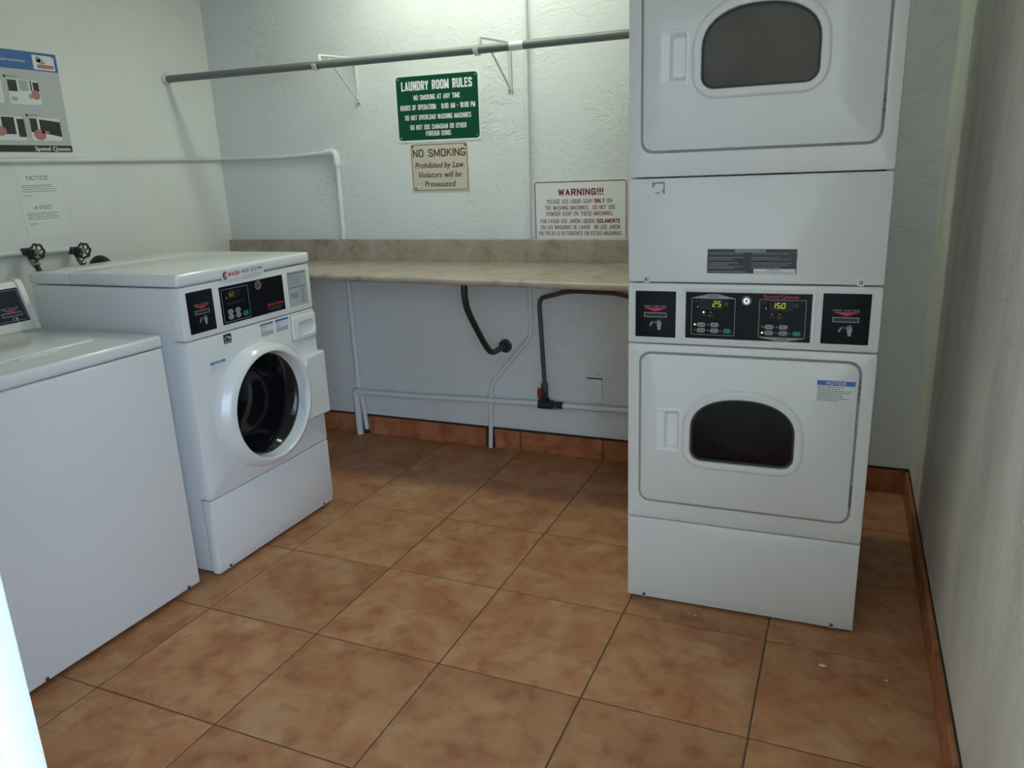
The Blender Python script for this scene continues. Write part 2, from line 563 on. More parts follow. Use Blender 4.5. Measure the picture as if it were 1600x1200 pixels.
# block capitals drawn with strokes of even weight: (width, polylines) in a unit box
C_ = [(1, .70), (1, .84), (.9, .95), (.7, 1), (.3, 1), (.1, .95), (0, .84), (0, .16), (.1, .05), (.3, 0), (.7, 0), (.9, .05), (1, .16), (1, .30)]
O_ = [(.3, 0), (.1, .05), (0, .16), (0, .84), (.1, .95), (.3, 1), (.7, 1), (.9, .95), (1, .84), (1, .16), (.9, .05), (.7, 0), (.3, 0)]
P_ = [(0, 0), (0, 1), (.72, 1), (.92, .95), (1, .86), (1, .62), (.92, .53), (.72, .48), (0, .48)]
S_ = [(1, .80), (.9, .94), (.7, 1), (.3, 1), (.1, .95), (0, .84), (0, .70), (.12, .59), (.88, .41), (1, .30), (1, .16), (.9, .05), (.7, 0), (.3, 0), (.1, .06), (0, .20)]
GLY = {'A': (1, [[(0, 0), (.5, 1), (1, 0)], [(.18, .32), (.82, .32)]]), 'B': (1, [[(0, .52), (.75, .52), (1, .64), (1, .88), (.75, 1), (0, 1), (0, 0), (.75, 0), (1, .12), (1, .41), (.75, .52)]]),
       'C': (1, [C_]), 'D': (1, [[(0, 0), (0, 1), (.65, 1), (1, .83), (1, .17), (.65, 0), (0, 0)]]), 'E': (.85, [[(1, 1), (0, 1), (0, 0), (1, 0)], [(0, .52), (.85, .52)]]),
       'F': (.82, [[(1, 1), (0, 1), (0, 0)], [(0, .5), (.85, .5)]]), 'G': (1.03, [C_[1:-1] + [(1, .42), (.58, .42)]]), 'H': (1, [[(0, 0), (0, 1)], [(1, 0), (1, 1)], [(0, .52), (1, .52)]]),
       'I': (.0, [[(0, 0), (0, 1)]]), 'J': (.8, [[(1, 1), (1, .14), (.7, 0), (.3, 0), (0, .14), (0, .28)]]), 'K': (1, [[(0, 0), (0, 1)], [(1, 1), (0, .4)], [(.35, .58), (1, 0)]]),
       'L': (.8, [[(0, 1), (0, 0), (1, 0)]]), 'M': (1.35, [[(0, 0), (0, 1), (.5, .1), (1, 1), (1, 0)]]), 'N': (1.05, [[(0, 0), (0, 1), (1, 0), (1, 1)]]), 'O': (1.03, [O_]), 'P': (.95, [P_]),
       'Q': (1.03, [O_, [(.6, .25), (1, -.05)]]), 'R': (1, [P_, [(.5, .48), (1, 0)]]), 'S': (1, [S_]), 'T': (.95, [[(0, 1), (1, 1)], [(.5, 1), (.5, 0)]]),
       'U': (1, [[(0, 1), (0, .14), (.25, 0), (.75, 0), (1, .14), (1, 1)]]), 'V': (1, [[(0, 1), (.5, 0), (1, 1)]]), 'W': (1.45, [[(0, 1), (.25, 0), (.5, .9), (.75, 0), (1, 1)]]),
       'X': (1, [[(0, 0), (1, 1)], [(0, 1), (1, 0)]]), 'Y': (1, [[(0, 1), (.5, .45), (1, 1)], [(.5, .45), (.5, 0)]]), 'Z': (.95, [[(0, 1), (1, 1), (0, 0), (1, 0)]]),
       '0': (.95, [O_]), '1': (.4, [[(0, .8), (1, 1), (1, 0)]]), '2': (.95, [[(0, .74), (0, .86), (.25, 1), (.75, 1), (1, .86), (1, .64), (0, 0), (1, 0)]]),
       '6': (.95, [[(1, .85), (.75, 1), (.25, 1), (0, .86), (0, .14), (.25, 0), (.75, 0), (1, .14), (1, .44), (.75, .57), (0, .5)]]), '7': (.9, [[(0, 1), (1, 1), (.3, 0)]]),
       '8': (.95, [[(.25, .53), (0, .66), (0, .87), (.25, 1), (.75, 1), (1, .87), (1, .66), (.75, .53), (.25, .53), (0, .4), (0, .13), (.25, 0), (.75, 0), (1, .13), (1, .4), (.75, .53)]]),
       ':': (.0, [[(0, .12), (0, .13)], [(0, .66), (0, .67)]]), '.': (.0, [[(0, 0), (0, .01)]]), '-': (.45, [[(0, .45), (1, .45)]]), '!': (.0, [[(0, 1), (0, .46)], [(0, 0), (0, .01)]]), ' ': (.55, [])}


def stext(name, s, u, v, w_, h, o, mat, parent, wt=0.15, align='C', F=F0, gap=0.27, shear=0.0, into=None):
    """block capitals of cap height h filling the width w_; wt = stroke weight / cap height"""
    t = wt * h
    hi = h - t
    # glyph unit width g so that the line fills w_
    tot = sum(GLY[c][0] for c in s)
    n = len(s)
    g = (w_ - n * t) / (tot + gap * (n - 1)) if n > 1 else (w_ - t)
    x = u + {'C': -w_ / 2, 'L': 0, 'R': -w_}[align]
    vv, ff = [], []
    z0 = v - h / 2 + t / 2
    for c in s:
        gw, pl = GLY[c]
        k_ = 0
        for line in pl:
            P = [Vector((x + t / 2 + px * gw * g + shear * py * hi, z0 + py * hi)) for px, py in line]
            for a, b in zip(P, P[1:]):
                d = (b - a)
                d = d.normalized() if d.length > 1e-9 else Vector((0, 1))
                nn = Vector((-d.y, d.x)) * t / 2
                e = d * t * (0.5 if abs(d.x) < 1e-6 or abs(d.y) < 1e-6 else 0.32)
                oo = o + k_ * 0.00001
                k_ += 1
                i0 = len(vv)
                vv += [F(q.x, q.y, oo) for q in (a - e - nn, b + e - nn, b + e + nn, a - e + nn)]
                ff.append((i0, i0 + 1, i0 + 2, i0 + 3))
        x += gw * g + t + gap * g
    me = bpy.data.meshes.new(name)
    me.from_pydata(vv, [], ff)
    me.materials.append(MT[mat])
    if into is not None:
        b2 = bmesh.new()
        b2.from_mesh(into.data)
        b2.from_mesh(me)
        b2.to_mesh(into.data)
        b2.free()
        bpy.data.meshes.remove(me)
        return into
    ob = bpy.data.objects.new(name, me)
    COL.objects.link(ob)
    ob.parent = parent
    if h < 0.028:
        ob['kind'] = 'stuff'
    return ob


def words(name, x0, x1, rows, h, o, mat, parent, ragged=0.3, F=F0, seed=0):
    """rows of print too small to read: one dash per word"""
    rnd = random.Random(seed)
    ps = []
    for z in rows:
        x = x0
        end = x1 - (x1 - x0) * ragged * rnd.random()
        while x < end - h:
            L = min(end - x, h * rnd.uniform(1.5, 5.5))
            ps.append(rect(x, x + L, z - h / 2, z + h / 2))
            x += L + h * 0.7
    ob = flat(name, ps, o, mat, parent, F)
    ob['kind'] = 'stuff'
    return ob


def tube(bm, pts, r, seg=10, closed=False, r2=None):
    """round tube through pts"""
    P = [Vector(p) for p in pts]
    n = len(P)
    loops = []
    up = None
    for i in range(n):
        if closed:
            d = P[(i + 1) % n] - P[i - 1]
        else:
            d = P[min(i + 1, n - 1)] - P[max(i - 1, 0)]
        d.normalize()
        if up is None:
            up = Vector((0, 0, 1)) if abs(d.z) < 0.9 else Vector((1, 0, 0))
        a = d.cross(up).normalized()
        b = a.cross(d).normalized()
        up = b
        rr = r if r2 is None else r + (r2 - r) * i / (n - 1)
        loops.append([P[i] + (a * math.cos(2 * PI * k / seg) + b * math.sin(2 * PI * k / seg)) * rr for k in range(seg)])
    if closed:
        V = [[bm.verts.new(p) for p in lp] for lp in loops]
        for a, b in zip(V, V[1:] + V[:1]):
            for k in range(seg):
                j = (k + 1) % seg
                bm.faces.new((a[k], a[j], b[j], b[k]))
    else:
        loft(bm, loops)
    return bm


def tubeo(name, pts, r, mat, parent=None, seg=12, closed=False, r2=None):
    return link(name, tube(bmesh.new(), pts, r, seg, closed, r2), mat, parent, 'auto')


def smooth_path(pts, it=3):
    P = [Vector(p) for p in pts]
    for _ in range(it):
        Q = [P[0]]
        for a, b in zip(P, P[1:]):
            Q += [a * 0.75 + b * 0.25, a * 0.25 + b * 0.75]
        Q.append(P[-1])
        P = Q
    return P


def cyl(name, a, b, r, mat, parent=None, seg=16, r2=None):
    return tubeo(name, [a, b], r, mat, parent, seg, r2=r2)


def screw(parent, u, v, o, r=0.006, mat='screw', F=F0):
    bm = bmesh.new()
    loft(bm, [[F(*p, o - 0.004) for p in circ(u, v, r, 10)], [F(*p, o + 0.001) for p in circ(u, v, r, 10)],
              [F(*p, o + 0.0025) for p in circ(u, v, r * 0.6, 10)]])
    return link('screw', bm, mat, parent, 'auto')


SEG = {'0': 'abcdef', '1': 'bc', '2': 'abged', '5': 'afgcd', '6': 'afgedc'}


def seven_seg(name, s, u, v, dw, dh, o, mat, parent, gap=0.35):
    """lit digits, left edge u, bottom v"""
    ps = []
    t = dw * 0.2
    sl = 0.12
    for ch in s:
        sg = {'a': rect(t, dw - t, dh - t, dh), 'g': rect(t, dw - t, dh / 2 - t / 2, dh / 2 + t / 2), 'd': rect(t, dw - t, 0, t),
              'f': rect(0, t, dh / 2, dh - t / 2), 'b': rect(dw - t, dw, dh / 2, dh - t / 2),
              'e': rect(0, t, t / 2, dh / 2), 'c': rect(dw - t, dw, t / 2, dh / 2)}
        for c in SEG[ch]:
            ps.append([(u + x + sl * y, v + y) for x, y in sg[c]])
        u += dw * (1 + gap)
    return flat(name, ps, o, mat, parent)


# ------------------------------------------------------------------ the room
XL, XR, YB, YF, ZC = -2.305, 1.168, 0.0, -2.868, 2.52
WT = 0.10


def struct(o):
    o['kind'] = 'structure'
    return o


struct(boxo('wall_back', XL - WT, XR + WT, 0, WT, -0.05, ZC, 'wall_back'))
struct(boxo('wall_left', XL - WT, XL, YF - 0.044, 0, -0.05, ZC, 'wall_left'))
struct(boxo('wall_right', XR, XR + WT, YF - 0.044, 0, -0.05, ZC, 'wall_right'))
struct(boxo('ceiling', XL - WT, XR + WT, YF - 0.044, WT, ZC, ZC + 0.08, 'ceiling'))
# front partition with the doorway the picture is taken through
DX0, DX1, DZ = -0.05, 1.13, 2.12
bm = bmesh.new()
box(bm, XL, DX0 - 0.04, YF - 0.044, YF, -0.05, ZC)
box(bm, DX1 + 0.03, XR, YF - 0.044, YF, -0.05, ZC)
box(bm, DX0 - 0.04, DX1 + 0.03, YF - 0.044, YF, DZ + 0.04, ZC)
struct(link('wall_front', bm, 'wall_left'))
tr = bpy.data.objects.new('trim_1', None)
COL.objects.link(tr)
tr.location = (DX0, YF, 0)
struct(tr)
boxo('door_jamb', -0.04, 0.0, -0.044, 0.0, 0, DZ, 'frame_paint', tr, 0.003)
boxo('door_jamb', DX1 - DX0, DX1 - DX0 + 0.03, -0.044, 0.0, 0, DZ, 'frame_paint', tr, 0.003)
boxo('door_head', -0.04, DX1 - DX0 + 0.03, -0.044, 0.0, DZ, DZ + 0.04, 'frame_paint', tr, 0.003)
struct(boxo('ground', -12, 30, -30, YF - 0.045, -0.10, -0.03, 'concrete'))
# unseen wall and roof added outside to shape the daylight: they stop to the right, where the sky opens
struct(boxo('daylight_block_wall', -9.0, 1.75, -5.75, -5.55, -0.10, 2.75, 'stucco'))
struct(boxo('daylight_block_roof', -9.0, 1.75, -5.75, YF - 0.046, 2.60, 2.75, 'ceiling'))

# floor: grout bed with every tile set into it
floor = struct(boxo('floor', XL - 0.05, XR + 0.05, YF - 0.044, 0.05, -0.06, -0.0025, 'grout'))
TS, TX, TY, J = 0.436, -1.0226, -1.2665, 0.0045
cache = {}


def tile_mesh(sx, sy):
    k = (round(sx, 4), round(sy, 4))
    if k not in cache:
        b = box(bmesh.new(), -sx / 2, sx / 2, -sy / 2, sy / 2, -0.010, 0, 0.0016, 1)
        me = bpy.data.meshes.new('tile')
        b.to_mesh(me)
        b.free()
        me.materials.append(MT['tile'])
        cache[k] = me
    return cache[k]


for i in range(-4, 7):
    for j in range(-5, 4):
        x0, x1 = max(TX + i * TS + J / 2, XL + 0.002), min(TX + (i + 1) * TS - J / 2, XR - 0.002)
        y0, y1 = max(TY + j * TS + J / 2, YF - 0.042), min(TY + (j + 1) * TS - J / 2, -0.002)
        if x1 - x0 < 0.02 or y1 - y0 < 0.02:
            continue
        o = bpy.data.objects.new('tile', tile_mesh(x1 - x0, y1 - y0))
        COL.objects.link(o)
        o.parent = floor
        o.location = ((x0 + x1) / 2, (y0 + y1) / 2, random.uniform(-0.0006, 0.0006))
        o.rotation_euler = (random.uniform(-0.0012, 0.0012), random.uniform(-0.0012, 0.0012), random.choice((0, PI)))

# tile skirting
bb = struct(boxo('baseboard_back', XL, XR, -0.004, 0, 0, 0.1125, 'mortar'))
SK = 0.1027
cuts = [(XL, -1.9082), (-1.9052, -1.585), (-1.497, -1.4720), (-1.4690, -1.0345), (-1.0315, -0.782), (-0.732, -0.592), (-0.589, -0.1585), (-0.1555, 0.2775), (0.2805, 0.7135), (0.7165, 1.153)]
for a, b_ in cuts:
    boxo('skirting_tile', a + 0.0009, b_ - 0.0009, -0.011, -0.002, 0.001, SK - 0.001 * random.random(), 'base_tile', bb, 0.0015, 1)
br = struct(boxo('baseboard_right', XR - 0.004, XR, YF, -0.011, 0, 0.110, 'mortar'))
y = -0.012
while y > YF + 0.01:
    y1 = max(y - 0.433, YF + 0.002)
    boxo('skirting_tile', XR - 0.016, XR - 0.002, y1, y, 0.001, 0.103, 'base_tile', br, 0.0015, 1)
    y = y1 - 0.003
bl = struct(boxo('baseboard_left', XL, XL + 0.004, YF, -0.011, 0, 0.108, 'mortar'))
y = -0.012
while y > YF + 0.01:
    y1 = max(y - 0.433, YF + 0.002)
    boxo('skirting_tile', XL + 0.002, XL + 0.013, y1, y, 0.001, SK, 'base_tile', bl, 0.0015, 1)
    y = y1 - 0.003

# ceiling lamp over the folding shelf, and an unseen lamp added by the door for highlights on the dryer
LX, LY = -0.70, -0.455
t = thing('ceiling_light', 'white fluorescent ceiling light above the laminate shelf', 'ceiling light', (LX, LY, ZC))
boxo('lamp_housing', -0.625, 0.625, -0.092, 0.092, -0.035, -0.001, 'white_paint', t, 0.004)
bm = bmesh.new()
prof = [(-0.085, -0.036), (-0.084, -0.044), (-0.07, -0.056), (0.07, -0.056), (0.084, -0.044), (0.085, -0.036)]
loft(bm, [[(x, py, pz) for py, pz in prof] for x in (-0.605, 0.605)])
link('lamp_diffuser', bm, 'diffuser', t)
for x in (-0.62, 0.605):
    boxo('lamp_end_cap', x, x + 0.015, -0.09, 0.09, -0.060, -0.035, 'white_paint', t, 0.003)
t = thing('added_ceiling_lamp', 'small round lamp added just inside the doorway for highlights on the dryer', 'added lamp', (0.78, -2.40, ZC))
cyl('glint_lamp_socket', (0, 0, -0.001), (0, 0, -0.05), 0.035, 'white_paint', t, 20, 0.025)
bm = bmesh.new()
bmesh.ops.create_uvsphere(bm, u_segments=20, v_segments=12, radius=0.02, matrix=Matrix.Translation((0, 0, -0.066)))
link('glint_lamp', bm, 'glint_lamp', t, True)


# ------------------------------------------------------------------ shared machine details
def hand_icon(u, v, s, o, parent, F=F0):
    """white hand pushing a card"""
    ps = [[(0.45, -1.0), (0.95, -1.0), (0.98, -0.45), (0.45, -0.45)],
          [(0.35, -0.5), (1.0, -0.45), (1.12, 0.1), (0.85, 0.75), (0.62, 0.9), (0.62, 0.2), (0.30, 0.15)],
          [(0.30, 0.1), (0.55, 0.2), (0.50, 0.75), (0.30, 0.62)],
          [(-1.05, -0.35), (-0.8, -0.35), (-0.55, 0.15), (-0.55, 0.55), (-0.75, 0.4), (-0.98, -0.05)]]
    h = flat('hand_symbol', [[(u + x * s, v + y * s) for x, y in p] for p in ps], o, 'print_grey', parent, F)
    flat('card_symbol', [[(u + x * s, v + y * s) for x, y in ((-0.55, 0.2), (0.3, 0.1), (0.32, 0.5), (-0.5, 0.62))]], o, 'print_dim', parent, F)
    return h


def card_reader(parent, u0, u1, v0, v1, F=F0, mat='black_matte', o=0.0, ua=None, k=1.0):
    """black card-reader plate; arrow, slot and hand are printed or set into it"""
    p = rplate('card_reader', u0, u1, v0, v1, o - 0.004, o + 0.002, mat, parent, 0.003, 0.001, F=F)
    c = (u0 + u1) / 2 + 0.0 if ua is None else ua
    top = o + 0.0025
    zz = v0 + (v1 - v0) * 0.555
    stext('lettering', 'INSERT CARD HERE', c, zz + 0.0165 * k, 0.066 * k, 0.0046 * k, top, 'print_grey', p, 0.15, F=F)
    flat('arrow', [[(c - 0.034 * k, zz + 0.012 * k), (c + 0.034 * k, zz + 0.012 * k), (c, zz + 0.001 * k)]], top, 'print_red', p, F)
    outline('slot_frame', rect(c - 0.033 * k, c + 0.033 * k, zz - 0.016 * k, zz - 0.002 * k), 0.0022 * k, top, 'print_grey', p, F)
    rplate('card_slot', c - 0.030 * k, c + 0.030 * k, zz - 0.0135 * k, zz - 0.0045 * k, o, top, 'gasket', p, 0.001, F=F)
    hand_icon(c, zz - 0.037 * k, 0.0165 * k, top, p, F)
    return p


def pill(u, v, w_, h):
    return rrect(u - w_ / 2, u + w_ / 2, v - h / 2, v + h / 2, h / 2 * 0.98, 5)


def lock(parent, u, v, o, r=0.013):
    a = plate('key_lock', circ(u, v, r, 24), o, o + 0.003, 'gasket', parent)
    outline('lock_ring', circ(u, v, r, 24), 0.0025, o + 0.0036, 'print_grey', a)
    plate('lock_cylinder', circ(u, v, r * 0.68, 20), o + 0.003, o + 0.006, 'chrome', a)
    flat('keyhole', [circ(u, v, r * 0.25, 10)], o + 0.0064, 'gasket', a)
    return a


def notice_sticker(parent, u0, u1, v0, v1, o, strip, mat='sticker_blue', title=None, rows=7, seed=1):
    s = rplate('sticker', u0, u1, v0, v1, o - 0.001, o + 0.0005, 'sticker', parent, 0.002)
    flat('title_strip', [rect(u0, u1, v1 - strip, v1)], o + 0.0009, mat, s)
    if title:
        stext('lettering', title, (u0 + u1) / 2, v1 - strip / 2, (u1 - u0) * 0.52, strip * 0.62, o + 0.0013, 'print_white', s, 0.18)
    if rows:
        hh = (v1 - v0 - strip)
        words('small_print', u0 + 0.003, u1 - 0.006, [v1 - strip - hh * (i + 0.8) / (rows + 0.8) for i in range(rows)], hh / rows * 0.34,
              o + 0.0009, 'sticker_line', s, 0.4, seed=seed)
    return s


# ------------------------------------------------------------------ stacked dryer
DRY = thing('stacked_dryer', 'tall white stacked tumble dryer standing between the shelf and right wall', 'dryer', (0.2748, -1.1747, 0), 0.0223)
W = 0.683
DD = 0.70


def cabinet_shell(name, z0, z1, parent, mat='enamel_warm'):
    bm = bmesh.new()
    o_ = rrect(0.004, W - 0.004, z0, z1, 0.006, 3)
    i_ = rrect(0.018, W - 0.018, z0 + 0.014, z1 - 0.014, 0.006, 3)
    loft(bm, [[(u, DD, v) for u, v in o_], [(u, 0.036, v) for u, v in o_], [(u, 0.036, v) for u, v in i_], [(u, DD - 0.015, v) for u, v in i_]])
    return link(name, bm, mat, parent, 'auto')


def base_panel(parent, z0, z1, mat, us, wd=W):
    """kick panel whose lower lip leans back, with two screws in it"""
    bm = bmesh.new()
    prof = [(0.036, z0), (0.010, z0), (0.004, z0 + 0.022), (0.0, z0 + 0.034), (0.0, z1 - 0.006), (0.0018, z1 - 0.0018), (0.006, z1), (0.036, z1)]
    loops = []
    for x, ins in ((0.0, 0.005), (0.0015, 0.0015), (0.005, 0.0), (wd - 0.005, 0.0), (wd - 0.0015, 0.0015), (wd, 0.005)):
        loops.append([(x, max(py, ins) if py < 0.02 else py, pz) for py, pz in prof])
    loft(bm, loops)
    o = link('base_panel', bm, mat, parent, 'auto')
    for u in us:
        b2 = bmesh.new()
        loft(b2, [[F0(*p, -0.012) for p in circ(u, z0 + 0.012, 0.013, 14)], [F0(*p, -0.0035) for p in circ(u, z0 + 0.011, 0.010, 14)]])
        rc = link('screw_recess', b2, mat, o, 'auto')
        screw(o, u, z0 + 0.011, -0.002)
    return o


def dryer_unit(zf0, zf1, zd0, zd1, win, trim, glass, parent, handle, zh, hinges):
    """front panel, door with window, drum"""
    x0, x1 = 0.041, 0.642
    g = 0.0068
    fp = rplate('front_panel', 0, W, zf0, zf1, -0.036, 0, 'enamel_warm', parent, 0.008, 0.004,
                holes=[rrect(x0 - g, x1 + g, zd0 - g, zd1 + g, 0.034)])
    cz = (win[2] + win[4]) / 2 - 0.02
    bk = rplate('door_recess', x0 - 0.012, x1 + 0.012, zd0 - 0.012, zd1 + 0.012, -0.034, -0.011, 'seam', fp, 0.03, holes=[circ(0.338, cz, 0.185, 36)])
    # drum
    bm = bmesh.new()
    rings = []
    for r, yy in ((0.185, 0.030), (0.19, 0.05), (0.25, 0.09), (0.255, 0.12), (0.255, 0.56), (0.20, 0.58)):
        rings.append([(0.338 + r * math.cos(2 * PI * i / 36), yy, cz + r * math.sin(2 * PI * i / 36)) for i in range(36)])
    loft(bm, rings, cap0=False)
    link('drum', bm, 'drum', parent, 'auto')
    # door
    dfn = lambda d: rrect(x0 + d, x1 - d, zd0 + d, zd1 - d, 0.030 - d * 0.5)
    hole = dwin(*win)
    door = plate('door', dfn(0), -0.011, 0.004, 'enamel_warm', parent, [hole, rrect(0.088, 0.160, zh - 0.066, zh + 0.066, 0.006)], (dfn, 0.003))
    # moulded surround of the window
    bm = bmesh.new()
    ot = dwin(*trim)
    mid = dwin(*[a + (b_ - a) * 0.22 for a, b_ in zip(trim, win)])
    md2 = dwin(*[a + (b_ - a) * 0.35 for a, b_ in zip(trim, win)])
    inn = dwin(*[a + (b_ - a) * 0.93 for a, b_ in zip(trim, win)])
    loft(bm, [[F0(*p, 0.0035) for p in ot], [F0(*p, 0.0055) for p in ot], [F0(*p, 0.0095) for p in mid], [F0(*p, 0.0100) for p in md2],
              [F0(*p, 0.0085) for p in inn], [F0(*p, 0.001) for p in hole], [F0(*p, -0.011) for p in hole]], False, False)
    link('window_surround', bm, 'enamel_warm', door, 'auto')
    ge = dwin(win[0] + 0.001, win[1] - 0.001, win[2] + 0.001, win[3], win[4] - 0.001, win[5])
    outline('window_gasket', ge, 0.0055, -0.0015, 'gasket', door)
    pn = plate('window_pane', ge, -0.009, -0.0045, glass, door)
    # recessed grip
    hb_ = bmesh.new()
    o_ = rrect(0.088, 0.160, zh - 0.066, zh + 0.066, 0.006)
    i1 = rrect(0.091, 0.157, zh - 0.063, zh + 0.063, 0.006)
    i2 = rrect(0.112, 0.155, zh - 0.058, zh + 0.058, 0.008)
    i3 = rrect(0.120, 0.153, zh - 0.050, zh + 0.050, 0.008)
    loft(hb_, [[F0(*p, 0.0036) for p in rrect(0.083, 0.165, zh - 0.071, zh + 0.071, 0.007)], [F0(*p, 0.0062) for p in o_], [F0(*p, 0.006) for p in i1], [F0(*p, 0.003) for p in i2], [F0(*p, -0.010) for p in i3]], False, True)
    link('handle', hb_, 'enamel', door, 'auto')
    for a, b_ in hinges:
        h = cyl('hinge', (x1 + 0.003, 0.004, a), (x1 + 0.003, 0.004, b_), 0.0042, 'steel', door, 8)
        for k in (0.33, 0.67):
            z = a + (b_ - a) * k
            cyl('hinge_joint', (x1 + 0.003, 0.004, z - 0.001), (x1 + 0.003, 0.004, z + 0.001), 0.0048, 'gasket', h, 8)
    return door


cabinet_shell('lower_cabinet', 0.012, 1.045, DRY)
cabinet_shell('upper_cabinet', 1.05, 1.925, DRY)
base_panel(DRY, 0.012, 0.2978, 'enamel_warm', (0.055, 0.624))
for u in (0.06, W - 0.06):
    for yy in (0.06, DD - 0.06):
        cyl('foot', (u, yy, 0.0), (u, yy, 0.02), 0.02, 'rubber', DRY, 12)
d1 = dryer_unit(0.3008, 0.8648, 0.3645, 0.836, (0.191, 0.4865, 0.511, 0.612, 0.711, 0.034), (0.166, 0.5115, 0.486, 0.605, 0.738, 0.065),
                'glass_low', DRY, None, 0.600, ((0.730, 0.786), (0.412, 0.476)))
d2 = dryer_unit(1.3445, 1.911, 1.4145, 1.886, (0.196, 0.4905, 1.566, 1.668, 1.766, 0.034), (0.171, 0.5155, 1.541, 1.661, 1.793, 0.065),
                'glass_up', DRY, None, 1.652, ((1.468, 1.533), (1.77, 1.835)))
d1['label'] = 'lower dryer door with arched dark window'
d2['label'] = 'upper dryer door with dusty arched window, its reflection put in as grey'
rplate('top_cap', 0.0, W, 1.914, 1.945, -DD, 0.0, 'enamel_warm', DRY, 0.006, 0.004)
# panel between the two dryers
lp = rplate('access_panel', 0, W, 1.050, 1.3415, -0.036, 0, 'enamel_warm', DRY, 0.010, 0.004)
for u in (0.055, 0.626):
    bm = bmesh.new()
    loft(bm, [[F0(*p, -0.001) for p in circ(u, 1.0585, 0.013, 14)], [F0(*p, 0.0015) for p in circ(u, 1.0585, 0.010, 14)]])
    link('screw_boss', bm, 'enamel_warm', lp, 'auto')
    screw(lp, u, 1.0585, 0.001, 0.006, 'steel')
lab = rplate('instruction_label', 0.226, 0.464, 1.0775, 1.1455, -0.001, 0.0006, 'label_dark', lp, 0.002)
lab['label'] = 'dark instruction label with small white print'
outline('label_border', rect(0.2268, 0.4632, 1.0783, 1.1447), 0.0008, 0.001, 'print_grey', lab)
plate('title_strip', pill(0.342, 1.1405, 0.082, 0.0072), 0.0004, 0.0009, 'print_grey', lab)
stext('lettering', 'OPERATING INSTRUCTIONS', 0.342, 1.1405, 0.074, 0.0040, 0.0013, 'label_dark', lab, 0.16)
flat('label_rule', [rect(0.228, 0.462, 1.1360, 1.1366)], 0.001, 'print_grey', lab)
words('small_print', 0.231, 0.334, [1.1325, 1.122, 1.117, 1.107, 1.102, 1.097, 1.0925, 1.083], 0.0016, 0.001, 'print_grey', lab, 0.5, seed=3)
words('small_print', 0.346, 0.458, [1.1325, 1.122, 1.117, 1.107, 1.102, 1.0955], 0.0016, 0.001, 'print_grey', lab, 0.4, seed=4)
plate('important_note', rrect(0.352, 0.461, 1.0785, 1.0915, 0.002), 0.0004, 0.0011, 'sticker', lab)
stext('lettering', 'IMPORTANT!', 0.406, 1.088, 0.036, 0.0036, 0.0014, 'print_black', lab, 0.18)
stext('lettering', 'CLEAN LINT FILTER BEFORE EACH LOAD', 0.406, 1.0822, 0.098, 0.0032, 0.0014, 'print_black', lab, 0.15)
st = flat('torn_sticker', [[(0.020, 1.3275), (0.066, 1.3285), (0.071, 1.3085), (0.067, 1.2995), (0.021, 1.298)]], 0.0004, 'sticker', lp)
flat('adhesive_residue', [[(0.068, 1.331), (0.103, 1.3315), (0.0995, 1.3265), (0.078, 1.326), (0.072, 1.316), (0.067, 1.318)],
                          [(0.103, 1.3315), (0.1045, 1.298), (0.1, 1.299), (0.0965, 1.306), (0.1005, 1.316), (0.0995, 1.3265)],
                          [(0.0725, 1.302), (0.083, 1.2985), (0.0965, 1.306), (0.086, 1.3035)]], 0.0006, 'tear', st)
# control panel of the dryer
cp = rplate('control_panel', 0, W, 0.8678, 1.0465, -0.036, 0, 'enamel_warm', DRY, 0.008, 0.004)
card_reader(DRY, 0.0225, 0.141, 0.887, 1.0235)
card_reader(DRY, 0.5365, 0.656, 0.889, 1.0275)
